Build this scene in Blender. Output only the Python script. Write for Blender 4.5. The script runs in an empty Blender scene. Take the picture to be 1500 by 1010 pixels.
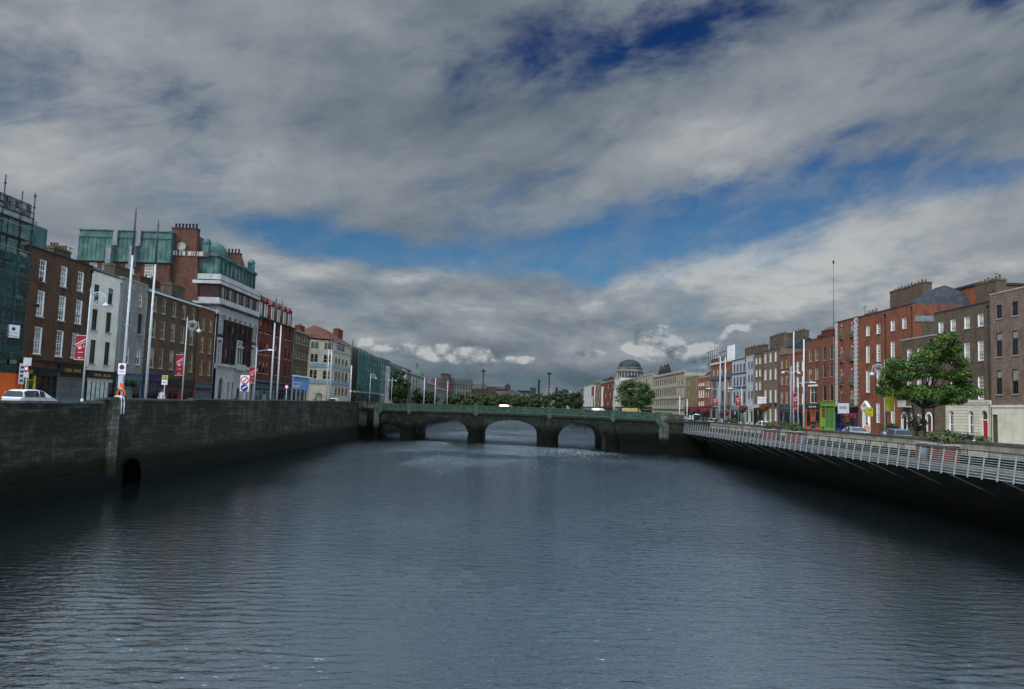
import bpy, bmesh, math, random
import numpy as np
from mathutils import Vector, Matrix, noise
R = math.radians
scn = bpy.context.scene
COL = scn.collection
random.seed(7)

# ------------------------------------------------------------------ camera
F = 1188.0                       # focal length in photo pixels (photo is 1500 wide)
def vn(v): return Vector(v).normalized()
Yc = vn((750-732, 487-596, -F))
_e = vn((850-732, 487-599.5, -F))
Zc = Yc.cross(_e).normalized()
if Zc.y < 0: Zc = -Zc
Xc = Yc.cross(Zc).normalized()
EYE = Vector((0, 0, 6.5))
def ray(px, py):
    c = vn((px-732, 487-py, -F))
    return Vector((c.dot(Xc), c.dot(Yc), c.dot(Zc)))
def at_x(px, py, X):
    d = ray(px, py); t = X/d.x
    return EYE + d*t
def at_y(px, py, Y):
    d = ray(px, py); t = Y/d.y
    return EYE + d*t
cam_d = bpy.data.cameras.new('camera'); cam = bpy.data.objects.new('camera', cam_d); COL.objects.link(cam)
cam.matrix_world = Matrix.Translation(EYE) @ Matrix((Xc, Yc, Zc)).to_4x4()
cam_d.sensor_fit = 'HORIZONTAL'; cam_d.sensor_width = 36.0; cam_d.lens = 36*F/1500
cam_d.shift_x = (750-732)/1500; cam_d.shift_y = -(505-487)/1500
cam_d.clip_start = 0.5; cam_d.clip_end = 9000
scn.camera = cam

# ------------------------------------------------------------------ node helpers
class NT:
    def __init__(s, nt): s.nt = nt; s.n = nt.nodes; s.l = nt.links
    def new(s, t, **kw):
        n = s.n.new(t)
        for k, v in kw.items(): setattr(n, k, v)
        return n
    def put(s, sock, v):
        if v is None: return
        if isinstance(v, bpy.types.NodeSocket): s.l.new(v, sock)
        else:
            if sock.type == 'RGBA' and len(v) == 3: v = (*v, 1)
            sock.default_value = v
    def m(s, op, a, b=None, c=None, clamp=False):
        n = s.new('ShaderNodeMath', operation=op); n.use_clamp = clamp
        s.put(n.inputs[0], a); s.put(n.inputs[1], b); s.put(n.inputs[2], c)
        return n.outputs[0]
    def xyz(s, a=0.0, b=0.0, c=0.0):
        n = s.new('ShaderNodeCombineXYZ'); s.put(n.inputs[0], a); s.put(n.inputs[1], b); s.put(n.inputs[2], c); return n.outputs[0]
    def sep(s, v):
        n = s.new('ShaderNodeSeparateXYZ'); s.put(n.inputs[0], v); return n.outputs
    def noise(s, vec, scale, detail=4, rough=.5, dist=0.0):
        n = s.new('ShaderNodeTexNoise'); s.put(n.inputs['Vector'], vec); n.inputs['Scale'].default_value = scale
        n.inputs['Detail'].default_value = detail; n.inputs['Roughness'].default_value = rough; n.inputs['Distortion'].default_value = dist
        return n.outputs[0]
    def rng(s, v, a, b, c=0.0, d=1.0, smooth=True):
        n = s.new('ShaderNodeMapRange'); n.interpolation_type = 'SMOOTHSTEP' if smooth else 'LINEAR'
        s.put(n.inputs[0], v)
        for i, q in zip((1, 2, 3, 4), (a, b, c, d)): n.inputs[i].default_value = q
        return n.outputs[0]
    def mix(s, f, a, b, mode='MIX'):
        n = s.new('ShaderNodeMix', data_type='RGBA', blend_type=mode)
        s.put(n.inputs[0], f); s.put(n.inputs[6], a); s.put(n.inputs[7], b); return n.outputs[2]
    def scale(s, vec, sc):
        n = s.new('ShaderNodeVectorMath', operation='MULTIPLY'); s.put(n.inputs[0], vec); s.put(n.inputs[1], sc); return n.outputs[0]

# ------------------------------------------------------------------ world: daylight sky and cloud layers
SUN_EL, SUN_ROT = R(38), R(150)      # sun stands behind the camera, over the left (south) quay
w = bpy.data.worlds.new('World'); scn.world = w; w.use_nodes = True
T = NT(w.node_tree); T.n.clear()
sky = T.new('ShaderNodeTexSky', sky_type='NISHITA'); sky.sun_disc = False
sky.sun_elevation = SUN_EL; sky.sun_rotation = R(140); sky.air_density = 1.2; sky.dust_density = 0.4; sky.ozone_density = 3.0
g = T.new('ShaderNodeTexCoord').outputs['Generated']
sx, sy, sz = T.sep(g)
el = T.m('ARCSINE', sz)
az = T.m('ARCTAN2', sx, sy)
hz = T.m('ADD', T.m('ABSOLUTE', sz), 0.16)
pl = T.xyz(T.m('DIVIDE', sx, hz), T.m('DIVIDE', sy, hz), 0.0)
def azel(px, py):
    d = ray(px, py); return math.atan2(d.x, d.y), math.asin(d.z)
def blob(px, py, rx, ry, tilt=0.0, amp=1.0):
    a0, e0 = azel(px, py); rx /= F; ry /= F; c, s_ = math.cos(R(tilt)), math.sin(R(tilt))
    da = T.m('SUBTRACT', az, a0); de = T.m('SUBTRACT', el, e0)
    u = T.m('ADD', T.m('MULTIPLY', da, c/rx), T.m('MULTIPLY', de, s_/rx))
    v = T.m('ADD', T.m('MULTIPLY', da, -s_/ry), T.m('MULTIPLY', de, c/ry))
    q = T.m('ADD', T.m('MULTIPLY', u, u), T.m('MULTIPLY', v, v))
    return T.m('MULTIPLY', T.m('EXPONENT', T.m('MULTIPLY', q, -1.0)), amp)
def total(*b):
    r = b[0]
    for x in b[1:]: r = T.m('ADD', r, x)
    return r
blue = total(blob(800, 60, 190, 50, 8, .85), blob(1010, 22, 170, 42, 14, .9), blob(660, 96, 80, 26, 0, .55), blob(940, 330, 210, 60, 8, 1.1), blob(790, 378, 160, 26, 4, .8), blob(1110, 300, 140, 44, 14, .9),
             blob(1260, 262, 130, 24, 16, .5), blob(1440, 258, 80, 26, 8, 1.15), blob(1330, 280, 90, 18, 10, .7), blob(480, 352, 150, 26, -4, 1.15), blob(640, 384, 110, 16, -4, .5),
             blob(1240, 130, 90, 40, 20, .5), blob(1250, 195, 70, 16, 20, .45), blob(1130, 150, 60, 20, 20, .3), blob(858, 398, 40, 30, 0, .6), blob(1462, 0, 30, 22, 0, .8))
# high cloud drawn out along a shallow rising diagonal, heaped cumulus nearer the horizon
ca, sa = math.cos(R(14)), math.sin(R(14))
ua = T.m('ADD', T.m('MULTIPLY', az, ca), T.m('MULTIPLY', el, sa))
va = T.m('ADD', T.m('MULTIPLY', az, -sa), T.m('MULTIPLY', el, ca))
streak = T.noise(T.xyz(T.m('MULTIPLY', ua, 4.2), T.m('MULTIPLY', va, 10.0), 3.1), 1.0, 8, .60, .35)
soft = T.noise(T.xyz(T.m('MULTIPLY', ua, 3.0), T.m('MULTIPLY', va, 6.2), 7.7), 1.0, 6, .55, .3)
puff = T.noise(T.xyz(T.m('MULTIPLY', az, 6.5), T.m('MULTIPLY', el, 17.0), 1.3), 1.0, 9, .60, .15)
puff2 = T.noise(T.xyz(T.m('MULTIPLY', az, 6.5), T.m('ADD', T.m('MULTIPLY', el, 17.0), .34), 1.3), 1.0, 9, .60, .15)
fine = T.noise(T.xyz(T.m('MULTIPLY', ua, 14.0), T.m('MULTIPLY', va, 26.0), 5.5), 1.0, 7, .62, .2)
low = T.rng(el, R(7.5), R(13), 1.0, 0.0)                       # 1 in the cumulus bank near the horizon
wv = T.m('ADD', T.m('MULTIPLY', streak, T.m('SUBTRACT', 1.0, low)), T.m('MULTIPLY', puff, low))
cover = T.m('ADD', T.m('SUBTRACT', blue, T.m('MULTIPLY', T.m('SUBTRACT', wv, .5), 3.3)), T.m('MULTIPLY', T.m('SUBTRACT', fine, .5), -.85))
veil = T.rng(T.m('ADD', T.m('MULTIPLY', streak, .5), T.m('MULTIPLY', fine, .5)), .40, .60, 1.0, .62)
clear = T.m('MULTIPLY', T.rng(cover, .0, 1.25), veil)
br_hi = T.m('ADD', T.m('ADD', T.m('MULTIPLY', T.m('SUBTRACT', soft, .5), 1.35), T.m('MULTIPLY', T.m('SUBTRACT', streak, .5), .8)), T.m('MULTIPLY', T.m('SUBTRACT', fine, .5), .26))
lit = total(blob(150, 150, 320, 200, -12, .33), blob(620, 270, 360, 60, 12, .10), blob(1330, 370, 280, 85, 14, .32), blob(1080, 400, 190, 60, 8, .22), blob(1280, 60, 330, 110, 18, .03),
             blob(1030, 395, 110, 14, 12, .25),
            blob(560, 420, 260, 60, 0, .10), blob(760, 575, 900, 34, 0, -.20), blob(40, 330, 260, 60, 0, -.07), blob(560, 190, 280, 45, 8, -.05), blob(640, 340, 200, 22, 0, -.12))
# cumulus: lit tops, shaded bases (difference of the same cloud field sampled a little higher up)
br_lo = T.m('ADD', T.m('MULTIPLY', T.m('SUBTRACT', puff, puff2), 1.35), T.m('MULTIPLY', T.m('SUBTRACT', puff, .5), .75))
brm = T.m('ADD', T.m('MULTIPLY', br_hi, T.m('SUBTRACT', 1.0, low)), T.m('MULTIPLY', br_lo, low))
heap = T.noise(T.xyz(T.m('MULTIPLY', az, 22.0), T.m('MULTIPLY', el, 30.0), 4.4), 1.0, 6, .55, .1)
heap2 = T.noise(T.xyz(T.m('MULTIPLY', az, 22.0), T.m('ADD', T.m('MULTIPLY', el, 30.0), .35), 4.4), 1.0, 6, .55, .1)
heaps = total(blob(948, 500, 40, 21, 12, 1.15), blob(1005, 522, 48, 17, 0, .95), blob(620, 515, 62, 13, -4, .9), blob(690, 519, 30, 13, 0, .95), blob(540, 503, 36, 15, -18, .85), blob(760, 527, 34, 8, 0, .6), blob(850, 520, 40, 9, 0, .6), blob(1090, 480, 60, 14, 20, .5))
hm = T.rng(T.m('ADD', heaps, T.m('MULTIPLY', T.m('SUBTRACT', heap, .5), 3.0)), .40, .80)
hm = T.m('MULTIPLY', hm, T.rng(heaps, .12, .45))
bright = T.m('ADD', T.m('ADD', T.m('MULTIPLY', brm, .8), lit), .56)
bright = T.m('ADD', bright, T.m('MULTIPLY', hm, T.m('ADD', .15, T.m('MULTIPLY', T.m('SUBTRACT', heap, heap2), 3.4))))
ramp = T.new('ShaderNodeValToRGB'); T.put(ramp.inputs[0], bright)
cr = ramp.color_ramp; cr.elements[0].position = 0.0; cr.elements[0].color = (.055, .078, .108, 1)
cr.elements[1].position = 1.0; cr.elements[1].color = (.46, .48, .48, 1)
for p_, c_ in ((.25, (.096, .128, .162)), (.5, (.168, .202, .240)), (.75, (.27, .30, .33))):
    e = cr.elements.new(p_); e.color = (*c_, 1)
# added gain: unseen sky overhead and behind the camera brightened to light the quays
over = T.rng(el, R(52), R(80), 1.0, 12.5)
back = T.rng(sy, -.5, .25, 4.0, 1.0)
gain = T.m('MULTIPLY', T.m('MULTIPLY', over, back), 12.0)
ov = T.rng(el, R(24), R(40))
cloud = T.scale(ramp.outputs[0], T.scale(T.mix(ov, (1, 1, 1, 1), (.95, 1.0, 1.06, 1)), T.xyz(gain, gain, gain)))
hi = T.rng(el, R(9), R(27))
blue_col = T.mix(1.0, sky.outputs[0], T.mix(hi, (.27, .50, .70, 1), (.045, .15, .36, 1)), 'MULTIPLY')
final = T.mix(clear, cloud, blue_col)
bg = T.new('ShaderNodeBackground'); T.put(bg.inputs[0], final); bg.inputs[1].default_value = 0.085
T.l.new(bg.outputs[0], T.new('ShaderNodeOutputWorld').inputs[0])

sun_d = bpy.data.lights.new('sun', 'SUN'); sun_d.energy = 2.0; sun_d.angle = R(12); sun_d.color = (1.0, .95, .88)
sun = bpy.data.objects.new('sun', sun_d); COL.objects.link(sun)
_s = Vector((-math.cos(SUN_EL)*math.sin(R(40)), -math.cos(SUN_EL)*math.cos(R(40)), math.sin(SUN_EL)))   # towards the sun
sun.rotation_euler = _s.to_track_quat('Z', 'Y').to_euler()
sky.sun_rotation = math.atan2(_s.x, _s.y)
scn.view_settings.view_transform = 'Standard'; scn.view_settings.look = 'None'
scn.view_settings.exposure = 0.0; scn.view_settings.gamma = 1.0; scn.view_settings.use_curve_mapping = False
scn.render.engine = 'CYCLES'
scn.cycles.max_bounces = 6

# ------------------------------------------------------------------ object helpers
def tag(o, label=None, cat=None, group=None, kind=None):
    if label: o['label'] = label
    if cat: o['category'] = cat
    if group: o['group'] = group
    if kind: o['kind'] = kind
    return o
def empty(name, loc, rz=0.0, label=None, cat=None, group=None):
    o = bpy.data.objects.new(name, None); COL.objects.link(o); o.location = loc; o.rotation_euler.z = rz
    o.empty_display_size = .2
    return tag(o, label, cat, group)
KIDS = {}
def link(name, me, parent=None, loc=(0, 0, 0), rz=0.0):
    o = bpy.data.objects.new(name, me); COL.objects.link(o); o.location = loc; o.rotation_euler.z = rz
    if parent is not None:
        o.parent = parent; KIDS.setdefault(parent, []).append(o)
    return o
def dup(o, loc=None, rz=None, parent=None, label=None, scale=None):
    c = o.copy(); COL.objects.link(c)
    if parent is not None: c.parent = parent; KIDS.setdefault(parent, []).append(c)
    if loc is not None: c.location = loc
    if rz is not None: c.rotation_euler.z = rz
    if label: c['label'] = label
    if scale: c.scale = scale
    for k in KIDS.get(o, []): dup(k, parent=c)
    return c
class MB:
    """collects boxes, tubes and sheets and links them as ONE mesh"""
    def __init__(s): s.v = []; s.f = []; s.mi = []; s.sm = []; s.cur = 0
    def face(s, pts, smooth=False):
        i = len(s.v); s.v += [tuple(p) for p in pts]; s.f.append(tuple(range(i, i+len(pts)))); s.mi.append(s.cur); s.sm.append(smooth); return s
    def box(s, x0, x1, y0, y1, z0, z1):
        i = len(s.v)
        s.v += [(x0, y0, z0), (x1, y0, z0), (x1, y1, z0), (x0, y1, z0), (x0, y0, z1), (x1, y0, z1), (x1, y1, z1), (x0, y1, z1)]
        for f in ((0, 3, 2, 1), (4, 5, 6, 7), (0, 1, 5, 4), (1, 2, 6, 5), (2, 3, 7, 6), (3, 0, 4, 7)):
            s.f.append(tuple(i+k for k in f)); s.mi.append(s.cur); s.sm.append(False)
        return s
    def tube(s, p0, p1, r0, r1=None, n=8, smooth=True, cap=True):
        r1 = r0 if r1 is None else r1
        p0, p1 = Vector(p0), Vector(p1); d = (p1-p0).normalized()
        a = d.orthogonal().normalized(); b = d.cross(a)
        i = len(s.v)
        for k in range(n):
            t = 2*math.pi*k/n; q = a*math.cos(t)+b*math.sin(t); s.v.append(tuple(p0+q*r0)); s.v.append(tuple(p1+q*r1))
        for k in range(n):
            j = (k+1) % n; s.f.append((i+2*k, i+2*j, i+2*j+1, i+2*k+1)); s.mi.append(s.cur); s.sm.append(smooth)
        if cap:
            s.f.append(tuple(i+2*k for k in reversed(range(n)))); s.mi.append(s.cur); s.sm.append(False)
            s.f.append(tuple(i+2*k+1 for k in range(n))); s.mi.append(s.cur); s.sm.append(False)
        return s
    def path(s, pts, r, n=6):
        for a, b in zip(pts[:-1], pts[1:]): s.tube(a, b, r, r, n)
        return s
    def lathe(s, c, prof, n=24, a0=0.0, a1=2*math.pi, smooth=True):
        i = len(s.v); full = abs(a1-a0-2*math.pi) < 1e-6; m = n if full else n+1
        for k in range(m):
            t = a0+(a1-a0)*k/n
            for r, z in prof: s.v.append((c[0]+r*math.cos(t), c[1]+r*math.sin(t), c[2]+z))
        L = len(prof)
        for k in range(n):
            j = (k+1) % m
            for q in range(L-1):
                s.f.append((i+k*L+q, i+j*L+q, i+j*L+q+1, i+k*L+q+1)); s.mi.append(s.cur); s.sm.append(smooth)
        return s
    def prism(s, poly, axis, a0, a1):
        """extrude a polygon of 2-D points along axis 'x','y' or 'z'"""
        def P(p, a): return {'x': (a, p[0], p[1]), 'y': (p[0], a, p[1]), 'z': (p[0], p[1], a)}[axis]
        n = len(poly); i = len(s.v)
        s.v += [P(p, a0) for p in poly]+[P(p, a1) for p in poly]
        s.f.append(tuple(i+k for k in range(n))); s.f.append(tuple(i+n+k for k in reversed(range(n))))
        s.mi += [s.cur]*2; s.sm += [False]*2
        for k in range(n):
            j = (k+1) % n; s.f.append((i+k, i+n+k, i+n+j, i+j)); s.mi.append(s.cur); s.sm.append(False)
        return s
    def mesh(s, name, mats):
        me = bpy.data.meshes.new(name); me.from_pydata(s.v, [], s.f)
        for m_ in (mats if isinstance(mats, (list, tuple)) else [mats]): me.materials.append(m_)
        me.polygons.foreach_set('material_index', s.mi); me.polygons.foreach_set('use_smooth', s.sm)
        bm = bmesh.new(); bm.from_mesh(me); bmesh.ops.recalc_face_normals(bm, faces=bm.faces); bm.to_mesh(me); bm.free()
        me.update(); return me
    def build(s, name, mats, parent=None, loc=(0, 0, 0), rz=0.0): return link(name, s.mesh(name, mats), parent, loc, rz)
_fonts = {}
def text_mesh(txt, size, mat, parent, loc, rz=0.0, name='lettering', stand=True, xscale=1.0, name_depth=.015):
    cu = bpy.data.curves.new('t', 'FONT'); cu.body = txt; cu.size = size; cu.extrude = name_depth; cu.align_x = 'CENTER'; cu.align_y = 'CENTER'; cu.resolution_u = 2
    o = bpy.data.objects.new('t', cu); COL.objects.link(o)
    dg = bpy.context.evaluated_depsgraph_get(); me = bpy.data.meshes.new_from_object(o.evaluated_get(dg)); bpy.data.objects.remove(o)
    if stand: me.transform(Matrix.Diagonal((xscale, 1, 1, 1)) ); me.transform(Matrix.Rotation(R(90), 4, 'X'))
    me.materials.clear(); me.materials.append(mat)
    return link(name, me, parent, loc, rz)

# ------------------------------------------------------------------ materials
MT = {}
def mat(name, col, rough=.8, var=.25, scale=1.5, spec=.3, metal=0.0, bump=0.0, col2=None, streak=0.0, coords='Object'):
    """painted or plain surface with uneven colour, rain streaks and a little relief"""
    if name in MT: return MT[name]
    m = bpy.data.materials.new(name); m.use_nodes = True; t = NT(m.node_tree); b = t.n['Principled BSDF']
    v = t.new('ShaderNodeTexCoord').outputs[coords]
    n1 = t.noise(v, scale, 5, .6, .3)
    lo = tuple(c*(1-var) for c in col); hi_ = tuple(min(1, c*(1+var*.7)) for c in col)
    if col2: lo = col2
    c = t.mix(t.rng(n1, .35, .68), (*lo, 1), (*hi_, 1))
    if streak:
        n2 = t.noise(t.scale(v, (5, 5, .35)), 1.0, 4, .6)
        c = t.mix(t.m('MULTIPLY', t.rng(n2, .52, .72), streak), c, tuple(q*.3 for q in col)+(1,))
    t.put(b.inputs['Base Color'], c); b.inputs['Roughness'].default_value = rough
    b.inputs['Specular IOR Level'].default_value = spec; b.inputs['Metallic'].default_value = metal
    if bump:
        bn = t.new('ShaderNodeBump'); bn.inputs['Strength'].default_value = bump; bn.inputs['Distance'].default_value = .02
        t.put(bn.inputs['Height'], t.noise(v, scale*12, 3, .6)); t.put(b.inputs['Normal'], bn.outputs[0])
    MT[name] = m; return m
def brick(name, col, mortar=None, bw=.23, bh=.075, var=.35, rough=.9, patch=.5, stain=(.02, .02, .018), stain_amt=.45, msize=.008):
    """brick or ashlar laid in courses; vector is (along the wall, height)"""
    if name in MT: return MT[name]
    m = bpy.data.materials.new(name); m.use_nodes = True; t = NT(m.node_tree); b = t.n['Principled BSDF']
    v = t.new('ShaderNodeTexCoord').outputs['Object']; x, y, z = t.sep(v)
    uv = t.xyz(t.m('ADD', x, y), z, 0.0)
    br = t.new('ShaderNodeTexBrick'); t.put(br.inputs['Vector'], uv); br.inputs['Scale'].default_value = 1.0
    br.inputs['Brick Width'].default_value = bw; br.inputs['Row Height'].default_value = bh; br.inputs['Mortar Size'].default_value = msize
    br.inputs['Bias'].default_value = 0.0
    mo = mortar or tuple(c*.75+.03 for c in col)
    for k, c in ((1, tuple(q*(1-var) for q in col)), (2, tuple(min(1, q*(1+var)) for q in col)), (3, mo)): br.inputs[k].default_value = (*c, 1)
    n1 = t.noise(v, .45, 4, .6, .5); n3 = t.noise(t.scale(v, (1.4, 1.4, 4.5)), 1.3, 5, .65)
    n4 = t.noise(t.scale(v, (.8, .8, .5)), 1.0, 6, .7, .6)
    c = t.mix(t.m('MULTIPLY', t.rng(n1, .35, .7), patch), br.outputs[0], tuple(q*.62 for q in col)+(1,))
    c = t.mix(t.m('MULTIPLY', t.rng(n3, .45, .75), .35), c, tuple(min(1, q*1.45+.01) for q in col)+(1,))
    n2 = t.noise(t.scale(v, (2.2, 2.2, .22)), 1.0, 5, .65)
    c = t.mix(t.m('MULTIPLY', t.rng(n2, .5, .74), stain_amt), c, (*stain, 1))
    c = t.mix(t.m('MULTIPLY', t.rng(n4, .50, .62), .5), c, tuple(q*.45 for q in col)+(1,))
    t.put(b.inputs['Base Color'], c); b.inputs['Roughness'].default_value = rough; b.inputs['Specular IOR Level'].default_value = .2
    bn = t.new('ShaderNodeBump'); bn.inputs['Strength'].default_value = .5; bn.inputs['Distance'].default_value = .02
    t.put(bn.inputs['Height'], t.m('SUBTRACT', n3, br.outputs[1])); t.put(b.inputs['Normal'], bn.outputs[0])
    MT[name] = m; return m
def glass(name, col, rough=.06, spec=.8):
    if name in MT: return MT[name]
    m = bpy.data.materials.new(name); m.use_nodes = True; t = NT(m.node_tree); b = t.n['Principled BSDF']
    v = t.new('ShaderNodeTexCoord').outputs['Object']
    c = t.mix(t.rng(t.noise(v, .9, 3, .6), .4, .65), tuple(q*.5 for q in col)+(1,), (*col, 1))
    t.put(b.inputs['Base Color'], c); b.inputs['Roughness'].default_value = rough; b.inputs['Specular IOR Level'].default_value = spec
    bn = t.new('ShaderNodeBump'); bn.inputs['Strength'].default_value = .12; bn.inputs['Distance'].default_value = .03
    t.put(bn.inputs['Height'], t.noise(v, 1.3, 2, .5)); t.put(b.inputs['Normal'], bn.outputs[0])
    MT[name] = m; return m

def stone_wall(name, col, course, width, tide, weed=1.0):
    """quay ashlar, stained, with green weed below the tide mark (tide, in world metres)"""
    m = bpy.data.materials.new(name); m.use_nodes = True; t = NT(m.node_tree); b = t.n['Principled BSDF']
    v = t.new('ShaderNodeTexCoord').outputs['Object']; x, y, z = t.sep(v)
    wob = t.noise(v, .25, 2, .5)
    uv = t.xyz(t.m('ADD', y, t.m('MULTIPLY', x, 1.0)), t.m('ADD', z, t.m('MULTIPLY', wob, .18)), 0.0)
    br = t.new('ShaderNodeTexBrick'); t.put(br.inputs['Vector'], uv); br.inputs['Scale'].default_value = 1.0
    br.inputs['Brick Width'].default_value = width; br.inputs['Row Height'].default_value = course; br.inputs['Mortar Size'].default_value = .028
    br.inputs['Mortar Smooth'].default_value = .4; br.squash = .8; br.offset = .42
    for k, c in ((1, tuple(q*.55 for q in col)), (2, tuple(q*1.35 for q in col)), (3, tuple(q*.42 for q in col))): br.inputs[k].default_value = (*c, 1)
    n1 = t.noise(v, .35, 5, .65, .4); n2 = t.noise(t.scale(v, (1.8, 1.8, .16)), 1.0, 6, .7, .2); n3 = t.noise(v, 3.5, 6, .75)
    c = t.mix(t.m('MULTIPLY', t.rng(n1, .36, .60), .85), br.outputs[0], tuple(q*f for q, f in zip(col, (.22, .25, .20)))+(1,))
    n6 = t.noise(t.scale(v, (1, .09, .9)), 1.6, 4, .6, .4)
    c = t.mix(t.m('MULTIPLY', t.rng(n6, .52, .66), .6), c, tuple(q*1.7 for q in col)+(1,))
    c = t.mix(t.m('MULTIPLY', t.rng(n2, .44, .66), .85), c, (.014, .02, .014, 1))
    n5 = t.noise(t.scale(v, (1, .12, .5)), 1.0, 5, .65, .8)
    c = t.mix(t.m('MULTIPLY', t.rng(n5, .50, .66), .8), c, tuple(q*f for q, f in zip(col, (.34, .40, .34)))+(1,))
    c = t.mix(t.m('MULTIPLY', t.rng(n3, .5, .72), .45), c, tuple(q*1.9 for q in col)+(1,))
    zt = t.m('ADD', t.m('ADD', z, t.m('MULTIPLY', t.m('SUBTRACT', n3, .5), .9)), t.m('MULTIPLY', t.m('SUBTRACT', n1, .5), 1.6))
    c = t.mix(t.rng(zt, tide+.2, tide+1.1, 1.0, 0.0), c, (.020*weed, .026*weed, .008*weed, 1))
    c = t.mix(t.rng(zt, tide-.7, tide, 1.0, 0.0), c, t.mix(t.rng(n3, .4, .7), (.004*weed, .008*weed, .003*weed, 1), (.008*weed, .021*weed, .007*weed, 1)))
    c = t.mix(t.rng(z, .15, tide-.5, 1.0, 0.0), c, (.002, .003, .002, 1))
    t.put(b.inputs['Base Color'], c); b.inputs['Roughness'].default_value = .9; b.inputs['Specular IOR Level'].default_value = .12
    bn = t.new('ShaderNodeBump'); bn.inputs['Strength'].default_value = .8; bn.inputs['Distance'].default_value = .05
    t.put(bn.inputs['Height'], t.m('SUBTRACT', n3, br.outputs[1])); t.put(b.inputs['Normal'], bn.outputs[0])
    return m

# ------------------------------------------------------------------ river
def water_mat():
    m = bpy.data.materials.new('river_water'); m.use_nodes = True; t = NT(m.node_tree); b = t.n['Principled BSDF']
    v = t.new('ShaderNodeTexCoord').outputs['Object']; x, y, z = t.sep(v)
    n0 = t.noise(v, .05, 3, .6)
    t.put(b.inputs['Base Color'], t.mix(n0, (.004, .006, .007, 1), (.007, .010, .011, 1)))
    b.inputs['Specular Tint'].default_value = (.84, .94, 1.0, 1); b.inputs['IOR'].default_value = 4.2; b.inputs['Roughness'].default_value = .035; b.inputs['Specular IOR Level'].default_value = .9
    n1 = t.noise(t.scale(v, (.8, 2.2, 1)), 1.0, 2, .55, .5); n2 = t.noise(t.scale(v, (3.4, 6.4, 1)), 1.0, 3, .55, .6)
    gust = t.rng(t.noise(t.scale(v, (.05, .022, 1)), 1.0, 3, .55, .5), .34, .62, .45, 1.15)
    h = t.m('MULTIPLY', t.m('MULTIPLY', t.m('ADD', t.m('MULTIPLY', n1, .8), t.m('MULTIPLY', n2, .55)), gust), t.m('MULTIPLY', t.rng(y, 45, 125, 1.0, 4.2), t.rng(t.m('ABSOLUTE', t.m('ADD', x, -1.5)), 11, 26, 1.25, .30)))
    bn = t.new('ShaderNodeBump'); bn.inputs['Strength'].default_value = 1.0; bn.inputs['Distance'].default_value = .05
    t.put(bn.inputs['Height'], h); t.put(b.inputs['Normal'], bn.outputs[0])
    return m
def river():
    ys = [4.0]
    while ys[-1] < 900: ys.append(ys[-1]+max(.065, .00022*ys[-1]**2))
    ys = np.array(ys); dy = np.gradient(ys); xs = np.linspace(-30, 33, 420)
    X, Y = np.meshgrid(xs, ys); DY = dy[:, None]
    rs = np.random.RandomState(5); Z = np.zeros_like(X)
    wob = .8*np.sin(X*.21+Y*.13)+.6*np.sin(X*.37-Y*.11+1)
    for i in range(56):
        lam = .24*(1.12**rs.uniform(0, 10)); th = rs.normal(R(96), R(15)); k = 2*math.pi/lam
        amp = .0060*lam**.9*rs.uniform(.4, 1)*np.clip((lam/(2.6*DY))-.5, 0, 1)
        Z += amp*np.sin(k*(X*math.cos(th)+Y*math.sin(th))+rs.uniform(0, 7)+wob*rs.uniform(.2, 1.2))
    env = .55+.45*np.sin(X*.11+Y*.07+1.2)*np.sin(X*.05-Y*.16)+.25*np.sin(X*.31+.5*Y)
    Z *= np.clip(env, .3, .92)*np.interp(np.abs(X-1.5), [14, 27], [1.2, .55])     # calmer in the lee of the walls
    nr, nc = X.shape
    me = bpy.data.meshes.new('river')
    idx = np.arange(nr*nc).reshape(nr, nc)
    q = np.stack([idx[:-1, :-1], idx[:-1, 1:], idx[1:, 1:], idx[1:, :-1]], -1).reshape(-1, 4)
    me.vertices.add(nr*nc); me.vertices.foreach_set('co', np.stack([X, Y, Z], -1).ravel())
    me.loops.add(q.size); me.loops.foreach_set('vertex_index', q.ravel().astype(np.int32))
    me.polygons.add(len(q)); me.polygons.foreach_set('loop_start', np.arange(0, q.size, 4, dtype=np.int32))
    me.polygons.foreach_set('use_smooth', np.ones(len(q), bool)); me.update(calc_edges=True); me.validate()
    me.materials.append(water_mat())
    tag(link('river', me), kind='structure')
river()

# ------------------------------------------------------------------ banks, roads, pavements
ZL, ZR = 4.9, 4.3
M_ground = mat('ground', (.07, .07, .065), .95, .3, .3)
M_asph = mat('asphalt', (.05, .05, .052), .92, .25, .8, bump=.3)
M_pave = mat('pavement', (.20, .19, .175), .9, .25, 1.2)
M_kerb = mat('kerb', (.26, .25, .24), .85, .2, 2)
M_wpaint = mat('road_paint', (.6, .6, .57), .8, .2, 3)
b_ = MB()
b_.face([(-4000, -80, ZL-.14), (-28.1, -80, ZL-.14), (-28.1, 900, ZL-.14), (-4000, 900, ZL-.14)])
b_.face([(31.3, -80, ZR-.14), (4000, -80, ZR-.14), (4000, 900, ZR-.14), (31.3, 900, ZR-.14)])
b_.face([(-4000, 900, ZL-.14), (-28.1, 900, ZL-.14), (31.3, 900, ZR-.14), (4000, 900, ZR-.14), (4000, 6000, ZR), (-4000, 6000, ZR)])
b_.face([(-28.1, 520, ZL-.1), (31.3, 520, ZL-.1), (31.3, 901, ZL-.1), (-28.1, 901, ZL-.1)])
b_.face([(-28.1, 520, ZL-.1), (31.3, 520, ZL-.1), (31.3, 520, -1), (-28.1, 520, -1)])
tag(b_.build('ground', M_ground), kind='structure')
def strip(name, x0, x1, z0, z1, m, y0=-60, y1=640):
    tag(MB().box(x0, x1, y0, y1, z0, z1).build(name, m), kind='structure')
strip('road', -38.6, -31.4, ZL-.4, ZL-.13, M_asph)
strip('road', 35.2, 49.6, ZR-.4, ZR-.13, M_asph)
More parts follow.
